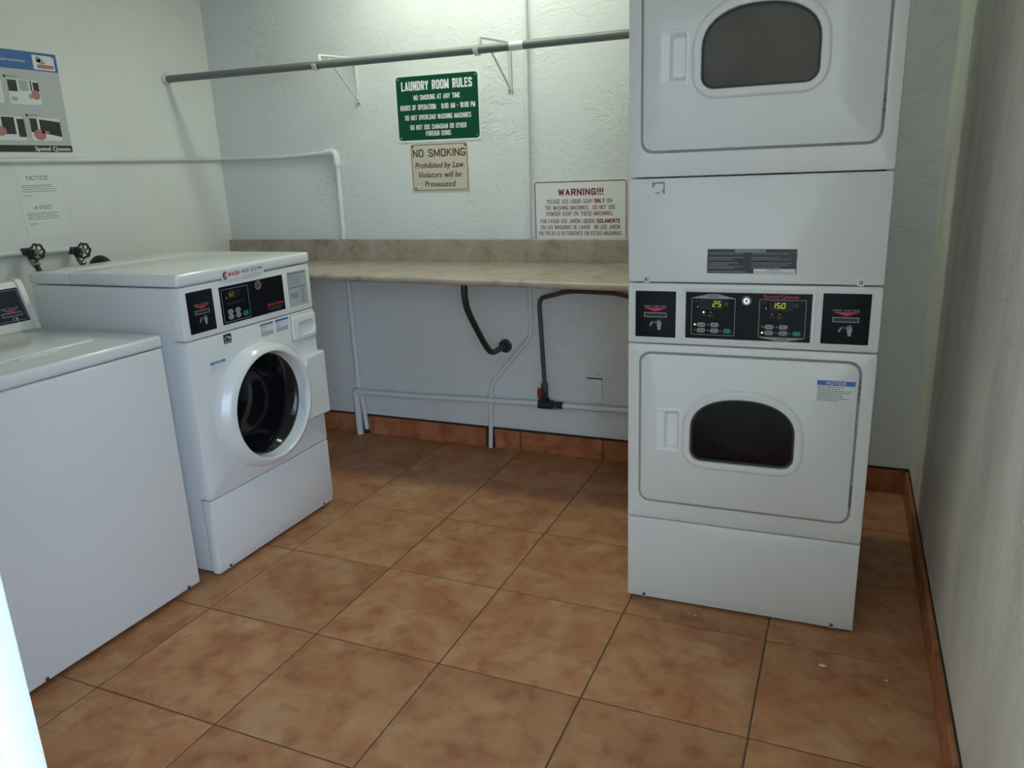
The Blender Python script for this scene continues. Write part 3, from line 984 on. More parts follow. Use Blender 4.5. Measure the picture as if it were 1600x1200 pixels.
# raised lip around the overlay
bm = bmesh.new()
loft(bm, [[F0(*p, -0.001) for p in rrect(0.157, 0.521, 0.878, 1.035, 0.008)], [F0(*p, 0.0018) for p in rrect(0.160, 0.518, 0.881, 1.032, 0.008)],
          [F0(*p, 0.0018) for p in rrect(0.166, 0.512, 0.886, 1.027, 0.004)], [F0(*p, -0.001) for p in rrect(0.169, 0.510, 0.889, 1.0235, 0.002)]], False, False)
link('panel_lip', bm, 'enamel_warm', cp, 'auto')
ov = rplate('control_overlay', 0.1695, 0.5095, 0.889, 1.0235, -0.002, 0.001, 'black_panel', DRY, 0.002)
OZ = 0.0015
ov['label'] = 'black control overlay with two lit displays'
for k, (u0, u1, du0, lit, dig) in enumerate(((0.186, 0.308, 0.212, (0, 2), '25'), (0.3725, 0.4955, 0.401, (5,), '150'))):
    outline('control_frame', rrect(u0, u1, 0.8995, 1.007, 0.003), 0.0014, OZ, 'print_grey', ov)
    c = (u0 + u1) / 2
    if k == 0:
        flat('frame_peak', [[(u0, 1.007), (u1, 1.007), (c + 0.012, 1.0185), (c - 0.012, 1.0185)]], OZ, 'print_grey', ov)
        stext('lettering', 'UPPER', c, 1.0122, 0.025, 0.0066, OZ + 0.0004, 'print_black', ov, 0.18)
    else:
        flat('frame_peak', [[(u0, 0.8995), (c - 0.012, 0.8905), (c + 0.012, 0.8905), (u1, 0.8995)]], OZ, 'print_grey', ov)
        stext('lettering', 'LOWER', c, 0.8955, 0.028, 0.0060, OZ + 0.0004, 'print_black', ov, 0.18)
    dp = rplate('display', du0, du0 + 0.0595, 0.977, 1.0035, 0.0005, 0.0016, 'display', ov, 0.002)
    outline('display_edge', rrect(du0, du0 + 0.0595, 0.977, 1.0035, 0.002), 0.0007, 0.0019, 'print_dim', dp)
    if k == 0:
        seven_seg('lit_digits', '25', du0 + 0.0325, 0.9825, 0.0098, 0.0165, 0.0021, 'digit', dp)
    else:
        seven_seg('lit_digits', '150', du0 + 0.0035, 0.9825, 0.0098, 0.0158, 0.0021, 'digit', dp, 0.3)
    # temperature keys
    for q, (bu, bv) in enumerate(((u0 + 0.0285, 0.9295), (u0 + 0.066, 0.930), (u0 + 0.0285, 0.9128), (u0 + 0.066, 0.913))):
        b_ = plate('button', pill(bu, bv, 0.024, 0.0125), 0.0, 0.0026, 'button_grey', ov)
        words('button_print', bu - 0.007, bu + 0.003, [bv + 0.0025, bv, bv - 0.0025], 0.0013, 0.003, 'print_black', b_, 0.0, seed=q)
        flat('button_mark', [circ(bu + 0.007, bv - (0.002 if q % 2 else 0), 0.0022, 10)], 0.003, 'print_black', b_)
        on = (k == 0 and q == 0) or (k == 1 and q == 2)
        plate('indicator', circ(bu - 0.018, bv, 0.0026, 10), 0.0, 0.002, 'led' if on else 'led_off', ov)
    gb = plate('start_button', [(u0 + 0.0895 + a, 0.913 + b_) for a, b_ in ((0, 0), (0.005, 0.0065), (0.019, 0.0065), (0.024, 0), (0.019, -0.0065), (0.005, -0.0065))], 0.0, 0.0026, 'green_button', ov)
    gb['label'] = 'green start button'
    plate('indicator', circ(u0 + 0.083, 0.913, 0.0022, 10), 0.0, 0.002, 'led_off', ov)
    for q, uu in enumerate((u0 + 0.0345, u0 + 0.0545)):
        plate('indicator', circ(uu, 0.966, 0.0026, 10), 0.0, 0.002, 'led' if (k == 0 and q == 0) else 'led_off', ov)
        words('small_print', uu - 0.007, uu + 0.007, [0.958] + ([0.9545] if q else []), 0.0018, OZ, 'print_dim', ov, 0.1, seed=q)
    words('small_print', u0 + 0.009, u0 + 0.021, [0.9975], 0.002, OZ, 'print_dim', ov, 0.0, seed=k)
    flat('coin_symbol', [circ(u0 + 0.018, 0.9815, 0.003, 10, 0.7)], OZ, 'print_grey', ov)
    plate('infrared_port', circ(u0 + 0.097, 0.991, 0.006, 16), 0.0, 0.0016, 'gasket', ov)
lock(ov, 0.338, 1.002, 0.001)
text('lettering', 'Speed Queen', 0.4285, 1.0155, 0.091, 0.0088, OZ + 0.0003, 'print_red', ov, 0.03)
# notice sticker on the lower door
s_ = notice_sticker(d1, 0.536, 0.634, 0.724, 0.786, 0.0045, 0.0135, 'sticker_blue', 'NOTICE', 8, 5)
s_['label'] = 'white sticker with blue NOTICE heading'

# ------------------------------------------------------------------ front-load washer
WSH = thing('front_load_washer', 'white front-load washer with round dark door, beside the shelf end', 'washing machine', (-1.1293, -1.5308, 0), PI / 2 + 0.0048)
w2 = 0.6845
Y2 = -1.5308
T = lambda yy: yy - Y2
bm = bmesh.new()
o_ = rrect(0.004, w2 - 0.004, 0.012, 1.047, 0.006, 3)
i_ = rrect(0.018, w2 - 0.018, 0.026, 1.033, 0.006, 3)
loft(bm, [[(u, 0.70, v) for u, v in o_], [(u, 0.05, v) for u, v in o_], [(u, 0.05, v) for u, v in i_], [(u, 0.685, v) for u, v in i_]])
bd = link('cabinet', bm, 'enamel', WSH, 'auto')
for u in (0.06, w2 - 0.06):
    for yy in (0.06, 0.64):
        cyl('foot', (u, yy, 0.0), (u, yy, 0.02), 0.02, 'rubber', WSH, 12)
base_panel(WSH, 0.012, 0.2940, 'enamel', (T(-1.48), T(-0.915)), w2)
screw(bd, 0.006, 0.03, -0.02)
CU, CV = T(-1.194), 0.560
fp = rplate('front_panel', 0, w2, 0.2970, 0.8660, -0.05, 0, 'enamel', WSH, 0.010, 0.005, holes=[circ(CU, CV, 0.205, 40)])
tp = rplate('control_panel', 0, w2, 0.8692, 1.0490, -0.05, 0, 'enamel', WSH, 0.010, 0.005)
# lid: front part and slightly lower rear strip
boxo('top_lid', -0.003, w2 + 0.003, -0.006, 0.50, 1.0515, 1.094, 'enamel', WSH, 0.011, 3)
boxo('rear_top', 0.0, w2, 0.5015, 0.702, 1.0515, 1.0915, 'enamel', WSH, 0.006)
# door: ring lofted around a dished dark bowl
bm = bmesh.new()


def dring(r, o, sx=1.0):
    return [F0(*p, o) for p in circ(CU - (sx - 1) * 0.0, CV, r, 48, sx)]


loft(bm, [dring(0.2375, -0.001, 1.095), dring(0.2365, 0.010, 1.09), dring(0.2325, 0.021, 1.06), dring(0.228, 0.034, 1.03), dring(0.222, 0.043, 1.02), dring(0.213, 0.049, 1.01),
          dring(0.206, 0.050), dring(0.2025, 0.047), dring(0.200, 0.038), dring(0.193, 0.006), dring(0.190, -0.006)], False, False)
dr = link('door', bm, 'enamel', WSH, 'auto')
bm = bmesh.new()
loft(bm, [dring(0.1925, 0.004), dring(0.190, 0.006), dring(0.187, 0.002), dring(0.186, -0.004)], False, False)
link('door_gasket', bm, 'gasket', dr, 'auto')
bm = bmesh.new()
rr = [(0.187, 0.000), (0.184, -0.004), (0.178, -0.012), (0.165, -0.035), (0.155, -0.06), (0.148, -0.085), (0.138, -0.102), (0.120, -0.108), (0.08, -0.104), (0.04, -0.102), (0.01, -0.101)]
loft(bm, [dring(r, o) for r, o in rr], False, True)
dg_ = link('door_glass', bm, 'bowl', dr, 'auto')
dg_['label'] = 'dark dished door glass'
# latch wing on the right of the door
bm = bmesh.new()
wing = [(T(-1.02), 0.434), (w2 + 0.004, 0.425), (w2 + 0.004, 0.690), (T(-0.975), 0.690), (T(-0.985), 0.66)]
def shr(p, d):
    cx, cz = sum(q[0] for q in p) / len(p), sum(q[1] for q in p) / len(p)
    return [(cx + (x - cx) * (1 - d / abs(x - cx)) if abs(x - cx) > d else x, cz + (z - cz) * (1 - d / abs(z - cz)) if abs(z - cz) > d else z) for x, z in p]
wo = lambda p, base: base + 0.011 * max(0.0, min(1.0, (w2 - p[0]) / 0.13))
loft(bm, [[F0(*p, 0.0) for p in wing], [F0(*p, wo(p, 0.026)) for p in wing], [F0(*p, wo(p, 0.031)) for p in shr(wing, 0.005)]], True, True)
link('latch_plate', bm, 'enamel', dr, 'auto')
# detergent drawer
du0, du1, dv0, dv1 = T(-0.996), w2 - 0.004, 0.757, 0.856
gap = rplate('drawer_gap', du0 - 0.004, du1, dv0 - 0.004, dv1 + 0.003, -0.004, 0.0006, 'seam', WSH, 0.004)
dh = rplate('detergent_drawer', du0, du1 - 0.001, dv0, dv1, -0.002, 0.011, 'enamel', WSH, 0.010, 0.005, holes=[pill((du0 + du1) / 2 + 0.01, 0.800, 0.108, 0.056)])
bm = bmesh.new()
loft(bm, [[F0(*p, 0.011) for p in pill((du0 + du1) / 2 + 0.01, 0.800, 0.108, 0.056)], [F0(*p, 0.004) for p in pill((du0 + du1) / 2 + 0.01, 0.800, 0.100, 0.048)],
          [F0(*p, 0.0018) for p in pill((du0 + du1) / 2 + 0.01, 0.802, 0.084, 0.034)]], False, True)
link('drawer_grip', bm, 'enamel', dh, 'auto')
# control overlays
card_reader(WSH, T(-1.502), T(-1.385), 0.8895, 1.0295, o=0.0005, ua=T(-1.4415))
ov = rplate('control_overlay', T(-1.352), T(-1.016), 0.8925, 1.0255, -0.002, 0.001, 'black_panel', WSH, 0.002)
u0, u1 = T(-1.344), T(-1.210)
outline('control_frame', rrect(u0, u1, 0.899, 1.0155, 0.003), 0.0014, OZ, 'print_grey', ov)
du = T(-1.313)
dp = rplate('display', du, du + 0.058, 0.982, 1.0065, 0.0005, 0.0016, 'display', ov, 0.002)
outline('display_edge', rrect(du, du + 0.058, 0.982, 1.0065, 0.002), 0.0007, 0.0019, 'print_dim', dp)
seven_seg('lit_digits', '62', du + 0.006, 0.987, 0.0095, 0.0148, 0.0021, 'digit_dim', dp)
flat('coin_symbol', [circ(du - 0.009, 0.985, 0.0045, 10, 0.5)], OZ, 'print_grey', ov)
for q, (yy, bv) in enumerate(((-1.310, 0.934), (-1.273, 0.9345), (-1.310, 0.916), (-1.273, 0.9168))):
    b_ = plate('button', circ(T(yy), bv, 0.0095, 16, 1.35), 0.0, 0.0026, 'button_grey', ov)
    words('button_print', T(yy) - 0.008, T(yy) + 0.008, [bv + 0.002, bv - 0.002], 0.0016, 0.003, 'print_black', b_, 0.1, seed=q)
gb = plate('start_button', [(T(-1.235) + a, 0.9165 + b_) for a, b_ in ((-0.0145, 0), (-0.009, 0.009), (0.009, 0.009), (0.0145, 0), (0.009, -0.009), (-0.009, -0.009))], 0.0, 0.0026, 'green_button', ov)
gb['label'] = 'green start button'
for q in range(4):
    words('small_print', T(-1.318) + q * 0.022, T(-1.302) + q * 0.022, [0.966, 0.961], 0.0016, OZ, 'print_dim', ov, 0.1, seed=q)
lock(ov, T(-1.158), 1.006, 0.001, 0.0165)
text('lettering', 'Speed Queen', T(-1.071), 0.9245, 0.094, 0.011, OZ, 'print_red', ov, 0.03)
words('small_print', T(-1.115), T(-1.028), [0.910], 0.0035, OZ, 'print_dim', ov, 0.2, seed=9)
words('small_print', T(-1.105), T(-1.04), [0.903], 0.0025, OZ, 'print_dim', ov, 0.2, seed=8)
il = rplate('instruction_label', T(-0.988), T(-0.871), 0.8915, 1.028, -0.001, 0.0006, 'sticker_grey', tp, 0.002)
il['label'] = 'grey instruction label with small print'
flat('label_heading', [rect(T(-0.985), T(-0.880), 1.0175, 1.0235), rect(T(-0.985), T(-0.880), 0.9635, 0.9685)], 0.001, 'sticker_line', il)
words('small_print', T(-0.982), T(-0.885), [1.010, 1.002, 0.994, 0.986, 0.978], 0.0022, 0.001, 'sticker_line', il, 0.5, seed=2)
flat('label_table', [rect(T(-0.979), T(-0.925), 0.923, 0.944), rect(T(-0.912), T(-0.890), 0.900, 0.960)], 0.001, 'print_grey', il)
words('small_print', T(-0.976), T(-0.928), [0.940, 0.934, 0.928], 0.002, 0.0014, 'sticker_line', il, 0.1, seed=6)
wl = rplate('name_label', T(-1.336), T(-1.120), 1.0455, 1.0815, 0.0058, 0.0066, 'sticker', WSH, 0.002)
wl['label'] = 'white label lettered WASH WGR 672'
stext('lettering', 'WASH', T(-1.276), 1.065, 0.058, 0.0155, 0.007, 'print_red', wl, 0.2, shear=0.22)
stext('lettering', 'WGR 672', T(-1.197), 1.0665, 0.075, 0.0125, 0.007, 'print_black', wl, 0.14)
for k, (rad, mt) in enumerate(((0.0145, 'print_black'), (0.0105, 'print_red'))):
    cu_, cv_ = T(-1.317) + k * 0.006, 1.063
    A = [(cu_ + rad * 0.9 * math.cos(math.radians(a)), cv_ + rad * math.sin(math.radians(a))) for a in range(80, 281, 20)]
    B = [(cu_ + 0.003 + rad * 0.62 * math.cos(math.radians(a)), cv_ + rad * 0.75 * math.sin(math.radians(a))) for a in range(280, 79, -20)]
    flat('crescent_logo', [[A[i], A[i + 1], B[len(B) - 2 - i], B[len(B) - 1 - i]] for i in range(len(A) - 1)], 0.007, mt, wl)
flat('small_bar', [rect(T(-1.153), T(-1.128), 1.0655, 1.0715)], 0.007, 'sticker_line', wl)
words('small_print', T(-1.232), T(-1.125), [1.052], 0.0025, 0.007, 'sticker_grey', wl, 0.0, seed=4)
# stickers on the front
es = rplate('efficiency_sticker', T(-1.361), T(-1.323), 0.8265, 0.8605, -0.001, 0.0006, 'print_black', fp, 0.001)
A = [(T(-1.358) + 0.031 * i / 10, 0.8405 + 0.009 * math.sin(PI * i / 10)) for i in range(11)]
flat('swirl_mark', [[A[i], A[i + 1], (A[i + 1][0], A[i + 1][1] + 0.0028), (A[i][0], A[i][1] + 0.0028)] for i in range(10)], 0.001, 'print_white', es)
stpts = []
for i in range(10):
    a = PI / 2 + i * PI / 5
    r_ = 0.0065 if i % 2 == 0 else 0.0026
    stpts.append((T(-1.333) + r_ * math.cos(a), 0.8455 + r_ * math.sin(a)))
flat('star_mark', [stpts], 0.0012, 'print_white', es)
flat('lower_bar', [rect(T(-1.361), T(-1.323), 0.8265, 0.8355)], 0.001, 'sticker_line', es)
notice_sticker(fp, T(-1.440), T(-1.367), 0.742, 0.778, 0.0006, 0.0095, 'sticker_teal', 'NOTICE', 0, 1)
for a, b_, mt, sd in ((-1.173, -1.098, 'sticker_line', 1), (-1.086, -1.010, 'sticker_blue', 2)):
    s_ = rplate('sticker', T(a), T(b_), 0.811, 0.8605, -0.001, 0.0006, 'sticker', fp, 0.002)
    flat('title_strip', [rect(T(a), T(b_), 0.852, 0.8605)], 0.001, mt, s_)
    flat('grey_box', [rect(T(a) + 0.004, T(b_) - 0.004, 0.8125, 0.829)], 0.001, 'sticker_grey', s_)
    words('small_print', T(a) + 0.005, T(a) + 0.030, [0.846, 0.8355], 0.003, 0.001, 'sticker_blue' if sd == 2 else 'sticker_line', s_, 0.2, seed=sd)

# ------------------------------------------------------------------ top-load washer
TLW = thing('top_load_washer', 'white top-load washer with sloped rear console, nearest the doorway', 'washing machine', (-1.1620, -2.2450, 0), PI / 2)
w1 = 0.648
T1 = lambda yy: yy + 2.2450
boxo('cabinet', 0, w1, 0.0, 0.70, 0.014, 0.8665, 'enamel', TLW, 0.008, 3)
for u in (0.05, w1 - 0.05):
    for yy in (0.06, 0.64):
        cyl('foot', (u, yy, 0.0), (u, yy, 0.02), 0.02, 'rubber', TLW, 12)
for yy in (-2.185, -1.653):
    screw(TLW, T1(yy), 0.024, 0.001, 0.006)
boxo('top_deck', -0.002, w1 + 0.002, -0.003, 0.704, 0.8690, 0.9085, 'enamel', TLW, 0.010, 3)
lid = boxo('lid', 0.135, 0.513, 0.135, 0.515, 0.9075, 0.9185, 'enamel', TLW, 0.005, 3)
boxo('lid_grip', 0.26, 0.39, 0.123, 0.137, 0.908, 0.914, 'enamel', lid, 0.002)
# sloped console
bm = bmesh.new()
prof = [(0.572, 0.909), (0.578, 0.930), (0.622, 1.058), (0.632, 1.072), (0.650, 1.076), (0.704, 1.060), (0.704, 0.909)]
loft(bm, [[(x, py, pz) for py, pz in prof] for x in (0.004, w1 - 0.018)])
link('console', bm, 'cream', TLW, 'auto')
for x in (-0.002, w1 - 0.018):
    bm = bmesh.new()
    pr = [(0.566, 0.909), (0.573, 0.930), (0.618, 1.062), (0.630, 1.078), (0.652, 1.082), (0.706, 1.066), (0.706, 0.909)]
    loft(bm, [[(x, py, pz) for py, pz in pr], [(x + 0.020, py, pz) for py, pz in pr]])
    link('console_end_cap', bm, 'cream', TLW, 'auto')
ang = math.atan2(0.622 - 0.578, 1.058 - 0.930)
SL = math.hypot(0.044, 0.128)


def FC(u, v, o):            # plane of the sloped console face: v runs up the slope from its lower edge
    return (u, 0.578 + v * math.sin(ang) - o * math.cos(ang), 0.930 + v * math.cos(ang) + o * math.sin(ang))


pn = rplate('console_overlay', 0.20, 0.625, 0.010, SL - 0.006, -0.001, 0.002, 'navy', TLW, 0.002, F=FC)
outline('overlay_border', rrect(0.206, 0.619, 0.016, SL - 0.012, 0.002), 0.0012, 0.0024, 'print_grey', pn, FC)
c = T1(-1.674)
zz = 0.040
flat('arrow', [[(c - 0.030, zz + 0.016), (c + 0.030, zz + 0.016), (c, zz + 0.008)]], 0.0024, 'print_red', pn, FC)
stext('lettering', 'INSERT CARD HERE', c, zz + 0.021, 0.062, 0.0042, 0.0024, 'print_grey', pn, 0.15, F=FC)
outline('slot_frame', rect(c - 0.036, c + 0.036, zz - 0.008, zz + 0.006), 0.0018, 0.0024, 'print_grey', pn, FC)
rplate('card_slot', c - 0.033, c + 0.033, zz - 0.0055, zz + 0.0035, 0.0, 0.0022, 'gasket', pn, 0.001, F=FC)
hand_icon(c + 0.004, zz - 0.018, 0.009, 0.0024, pn, FC)

# ------------------------------------------------------------------ laminate shelf
SH = thing('laminate_shelf', 'long beige laminate shelf fixed to the back wall', 'shelf', (XL, 0, 0.94))
SX1 = 0.225


def shelf_z(x, y):          # the free front edge sags to the right
    t_ = min(1, max(0, (x + 1.45) / 1.55))
    return -0.019 * t_ * (-y / 0.5) + 0.004 * t_ * (1 + y / 0.5)


bm = bmesh.new()
prof = []
FRN, TOP, TH = -0.505, 0.0165, 0.030
prof += [(-0.004, TOP - TH), (FRN + 0.012, TOP - TH)]
for i in range(9):
    a = math.radians(-90 - 180 * i / 8)
    prof.append((FRN + TH / 2 + TH / 2 * math.cos(a) * (1 if True else 1), TOP - TH / 2 + TH / 2 * math.sin(a)))
prof += [(FRN + 0.03, TOP), (-0.30, TOP), (-0.15, TOP), (-0.022, TOP), (-0.004, TOP)]
loops = []
NS = 24
for i in range(NS + 1):
    x = 0.002 + (SX1 - XL - 0.002) * i / NS
    loops.append([(x, py, pz + shelf_z(x + XL, py)) for py, pz in prof])
loft(bm, loops)
link('worktop', bm, 'laminate', SH, 'auto')
bm = bmesh.new()
loops = []
for i in range(NS + 1):
    x = 0.002 + (SX1 - XL - 0.002) * i / NS
    z0 = TOP + 0.0005 + shelf_z(x + XL, -0.02)
    loops.append([(x, -0.004, z0), (x, -0.023, z0), (x, -0.023, 0.1215), (x, -0.0205, 0.1245), (x, -0.004, 0.1245)])
loft(bm, loops)
link('backsplash', bm, 'laminate', SH, 'auto')
for a in (0.6, 1.5):
    boxo('wall_cleat', a, a + 0.5, -0.03, -0.001, -0.055, TOP - TH - 0.002, 'white_paint', SH, 0.002)

# iron brace under the shelf
BX = -0.654
t = thing('shelf_brace', 'bent black iron pipe brace under the shelf with a round wall flange', 'pipe', (BX, 0, 0.543))
P = smooth_path([(0, -0.004, 0), (0, -0.09, 0.0), (0, -0.165, 0.0), (0, -0.225, 0.045), (0, -0.33, 0.165), (0, -0.395, 0.245), (0, -0.417, 0.30), (0, -0.417, 0.362)], 3)
tubeo('brace_pipe', P, 0.0145, 'black_pipe', t, 14)
bm = bmesh.new()
loft(bm, [[(0.034 * math.cos(a), yy, 0.034 * s_ * math.sin(a) / s_) for a in [2 * PI * i / 24 for i in range(24)]] for yy, s_ in ((-0.001, 1), (-0.007, 1))] +
     [[(0.022 * math.cos(a), -0.010, 0.022 * math.sin(a)) for a in [2 * PI * i / 24 for i in range(24)]], [(0.019 * math.cos(a), -0.028, 0.019 * math.sin(a)) for a in [2 * PI * i / 24 for i in range(24)]]])
link('wall_flange', bm, 'black_pipe', t, 'auto')
for a in (0.6, 2.2, 3.7, 5.3):
    screw(t, 0.028 * math.cos(a), 0.028 * math.sin(a), 0.007, 0.004, 'steel')

# ------------------------------------------------------------------ pipes on the back wall
t = thing('wall_pipe', 'thin white painted pipe running level along the left wall below the poster', 'pipe', (XL + 0.013, -1.4, 1.49))
ro = t.location
def rel(x, y, z):
    return (x - ro[0], y - ro[1], z - ro[2])
tubeo('pipe_run', [rel(XL + 0.013, -2.84, 1.489), rel(XL + 0.013, -0.03, 1.496)], 0.0115, 'pipe_white', t)
cyl('pipe_coupling', rel(XL + 0.013, -0.075, 1.496), rel(XL + 0.013, -0.028, 1.496), 0.0125, 'pipe_white', t)
t = thing('water_pipe', 'thin white painted pipe turning down the back wall left of the signs', 'pipe', (-1.54, -0.016, 0))
ro = t.location
tubeo('pipe_run', [rel(XL + 0.004, -0.0115, 1.496), rel(XL + 0.04, -0.011, 1.493), rel(-1.87, -0.0112, 1.488), rel(-1.59, -0.013, 1.497)], 0.0105, 'pipe_white', t)
tubeo('pipe_elbow', smooth_path([rel(-1.60, -0.0195, 1.497), rel(-1.538, -0.0195, 1.500), rel(-1.536, -0.0195, 1.43)], 3), 0.0185, 'pipe_white', t)
tubeo('pipe_drop', [rel(-1.536, -0.016, 1.46), rel(-1.540, -0.016, 1.066)], 0.0135, 'pipe_white', t)
tubeo('pipe_drop', [rel(-1.541, -0.016, 0.93), rel(-1.536, -0.016, 0.27)], 0.0145, 'pipe_white', t)
tubeo('pipe_stub', [rel(-1.523, -0.018, 0.27), rel(-1.508, -0.014, 0.03)], 0.013, 'pipe_white', t)

t = thing('supply_pipe', 'white painted pipe running low along the back wall from a floor riser', 'pipe', (-1.545, -0.024, 0))
ro = t.location
tubeo('pipe_riser', [rel(-1.552, -0.024, 0.235), rel(-1.548, -0.024, 0.0)], 0.019, 'pipe_white', t)
tubeo('pipe_elbow', smooth_path([rel(-1.552, -0.024, 0.21), rel(-1.553, -0.024, 0.245), rel(-1.50, -0.026, 0.247)], 3), 0.0225, 'pipe_white', t)
tubeo('pipe_run', [rel(-1.50, -0.026, 0.246), rel(-1.20, -0.026, 0.246), rel(-0.744, -0.026, 0.261), rel(-0.470, -0.026, 0.266)], 0.0145, 'pipe_white', t)
tubeo('pipe_run', [rel(-0.352, -0.026, 0.266), rel(-0.03, -0.026, 0.271), rel(0.6, -0.026, 0.276)], 0.0145, 'pipe_white', t)
cyl('pipe_coupling', rel(-0.208, -0.026, 0.2675), rel(-0.186, -0.026, 0.2678), 0.0165, 'pipe_white', t)
cyl('pipe_clamp', rel(-0.19, -0.004, 0.246), rel(-0.19, -0.03, 0.246), 0.006, 'pipe_white', t, 10)

t = thing('conduit', 'white painted conduit dropping down the wall and kinking left under the shelf', 'conduit', (-0.50, -0.008, 0))
ro = t.location
tubeo('conduit_run', [rel(-0.487, -0.0135, ZC - 0.002), rel(-0.500, -0.0135, 1.4), rel(-0.507, -0.0135, 1.066)], 0.011, 'pipe_white', t)
P = [rel(-0.509, -0.0135, 0.93), rel(-0.510, -0.0135, 0.80)] + smooth_path([rel(-0.511, -0.0135, 0.66), rel(-0.512, -0.0135, 0.60), rel(-0.56, -0.0135, 0.545)], 2) + \
    smooth_path([rel(-0.70, -0.0135, 0.385), rel(-0.737, -0.0135, 0.34), rel(-0.741, -0.0135, 0.28)], 2) + [rel(-0.747, -0.016, 0.139), rel(-0.755, -0.018, 0.002)]
tubeo('conduit_run', P, 0.011, 'pipe_white', t)

# gas line with shut-off
t = thing('gas_pipe', 'dark metal gas line with red-handled shutoff, curving toward the dryer', 'pipe', (-0.44, -0.03, 0.266))
ro = t.location
P = smooth_path([rel(-0.439, -0.036, 0.36), rel(-0.444, -0.036, 0.5), rel(-0.452, -0.036, 0.70), rel(-0.456, -0.036, 0.79), rel(-0.40, -0.038, 0.803), rel(-0.31, -0.04, 0.829), rel(-0.19, -0.042, 0.828),
                 rel(-0.07, -0.05, 0.826), rel(0.03, -0.08, 0.805), rel(0.16, -0.20, 0.72), rel(0.30, -0.38, 0.60), rel(0.36, -0.46, 0.52)], 3)
tubeo('pipe_run', P, 0.0105, 'brown_pipe', t, 12)
cyl('pipe_nut', rel(-0.439, -0.036, 0.335), rel(-0.4395, -0.036, 0.375), 0.0165, 'brown_pipe', t, 6)
cyl('valve_body', rel(-0.440, -0.034, 0.285), rel(-0.439, -0.036, 0.345), 0.015, 'black_pipe', t, 12)
bm = bmesh.new()
loft(bm, [[rel(-0.455 + a, -0.062, 0.335 + b_) for a, b_ in ((-0.012, 0.018), (0.010, 0.020), (0.014, 0.0), (0.004, -0.034), (-0.008, -0.038), (-0.014, -0.01))],
          [rel(-0.455 + a, -0.050, 0.335 + b_) for a, b_ in ((-0.012, 0.018), (0.010, 0.020), (0.014, 0.0), (0.004, -0.034), (-0.008, -0.038), (-0.014, -0.01))]])
vh = link('valve_handle', bm, 'red_handle', t)
vh['label'] = 'dark red lever handle'
cyl('valve_stem', rel(-0.446, -0.034, 0.335), rel(-0.453, -0.056, 0.337), 0.006, 'steel', t, 8)
cyl('tee_fitting', rel(-0.476, -0.026, 0.2655), rel(-0.405, -0.026, 0.266), 0.023, 'black_pipe', t, 12)
cyl('tee_branch', rel(-0.440, -0.030, 0.266), rel(-0.440, -0.034, 0.300), 0.020, 'black_pipe', t, 12)
cyl('pipe_nipple', rel(-0.405, -0.026, 0.266), rel(-0.350, -0.026, 0.266), 0.0175, 'black_pipe', t, 12)
cyl('pressure_port', rel(-0.383, -0.04, 0.257), rel(-0.383, -0.053, 0.257), 0.008, 'steel', t, 10)

t = thing('cover_plate', 'flat white cover plate on the back wall above the low pipe', 'cover plate', (-0.1975, 0, 0.285))
boxo('plate', -0.0385, 0.0385, -0.012, -0.0005, 0.0, 0.122, 'wall_back', t, 0.0015)
boxo('gap_shade_strip', -0.0385, 0.0385, -0.0100, -0.0005, 0.1222, 0.1252, 'mortar', t)  # dark strip painted in for the shaded gap at the plate top


# ------------------------------------------------------------------ hanging rod
t = thing('hanging_rod', 'grey round hanging rod running across above the signs', 'rod', (XL, -0.303, 1.876))
ro = t.location
tubeo('rod', [rel(XL + 0.003, -0.303, 1.8755), rel(-1.38, -0.303, 1.8665), rel(-0.595, -0.303, 1.859), rel(0.04, -0.303, 1.8575), rel(0.52, -0.303, 1.857)], 0.0170, 'rod', t, 18)
bm = bmesh.new()
loft(bm, [[(0.001, 0.030 * math.cos(a), 0.030 * math.sin(a)) for a in [2 * PI * i / 24 for i in range(24)]],
          [(0.006, 0.030 * math.cos(a), 0.030 * math.sin(a)) for a in [2 * PI * i / 24 for i in range(24)]],
          [(0.016, 0.0225 * math.cos(a), 0.0225 * math.sin(a)) for a in [2 * PI * i / 24 for i in range(24)]]])
link('end_socket', bm, 'white_paint', t, 'auto')
cyl('tape_wrap', rel(-0.445, -0.303, 1.8585), rel(-0.385, -0.303, 1.8583), 0.0176, 'white_paint', t, 18)


def rod_bracket(x, zr, label):
    t = thing('rod_bracket', label, 'bracket', (x, 0, 1.72), 0, 'brackets carrying the hanging rod')
    z = lambda a: a - 1.72
    boxo('wall_strip', -0.010, 0.010, -0.004, -0.0005, z(1.712), z(1.93), 'white_paint', t, 0.001)
    boxo('flange', -0.0015, 0.0015, -0.012, -0.003, z(1.722), z(1.92), 'white_paint', t)
    tubeo('top_arm', [(0, -0.004, z(1.922)), (-0.004, -0.15, z(1.916)), (-0.008, -0.282, z(1.909))], 0.006, 'white_paint', t, 8)
    tubeo('diagonal_strut', [(0, -0.006, z(1.735)), (-0.006, -0.215, z(zr + 0.035))], 0.0045, 'white_paint', t, 8)
    boxo('hanger_tab', -0.016, -0.004, -0.287, -0.268, z(zr + 0.008), z(1.914), 'white_paint', t, 0.002)
    # open saddle holding the rod
    arc = [(-0.012, -0.303 + 0.0205 * math.cos(a), z(zr) + 0.0205 * math.sin(a)) for a in [math.radians(40 - 230 * i / 16) for i in range(17)]]
    bm = bmesh.new()
    loft(bm, [[(p[0] + dx, p[1] + (p[1] + 0.303) * k, p[2] + (p[2] - z(zr)) * k) for dx, k in ((-0.010, -0.10), (0.010, -0.10), (0.010, 0.14), (-0.010, 0.14))] for p in arc])
    link('saddle', bm, 'white_paint', t, 'auto')
    screw(t, 0.0, z(1.722), 0.004, 0.0045, 'rust')
    screw(t, 0.0, z(1.90), 0.004, 0.0045, 'rust')
    return t


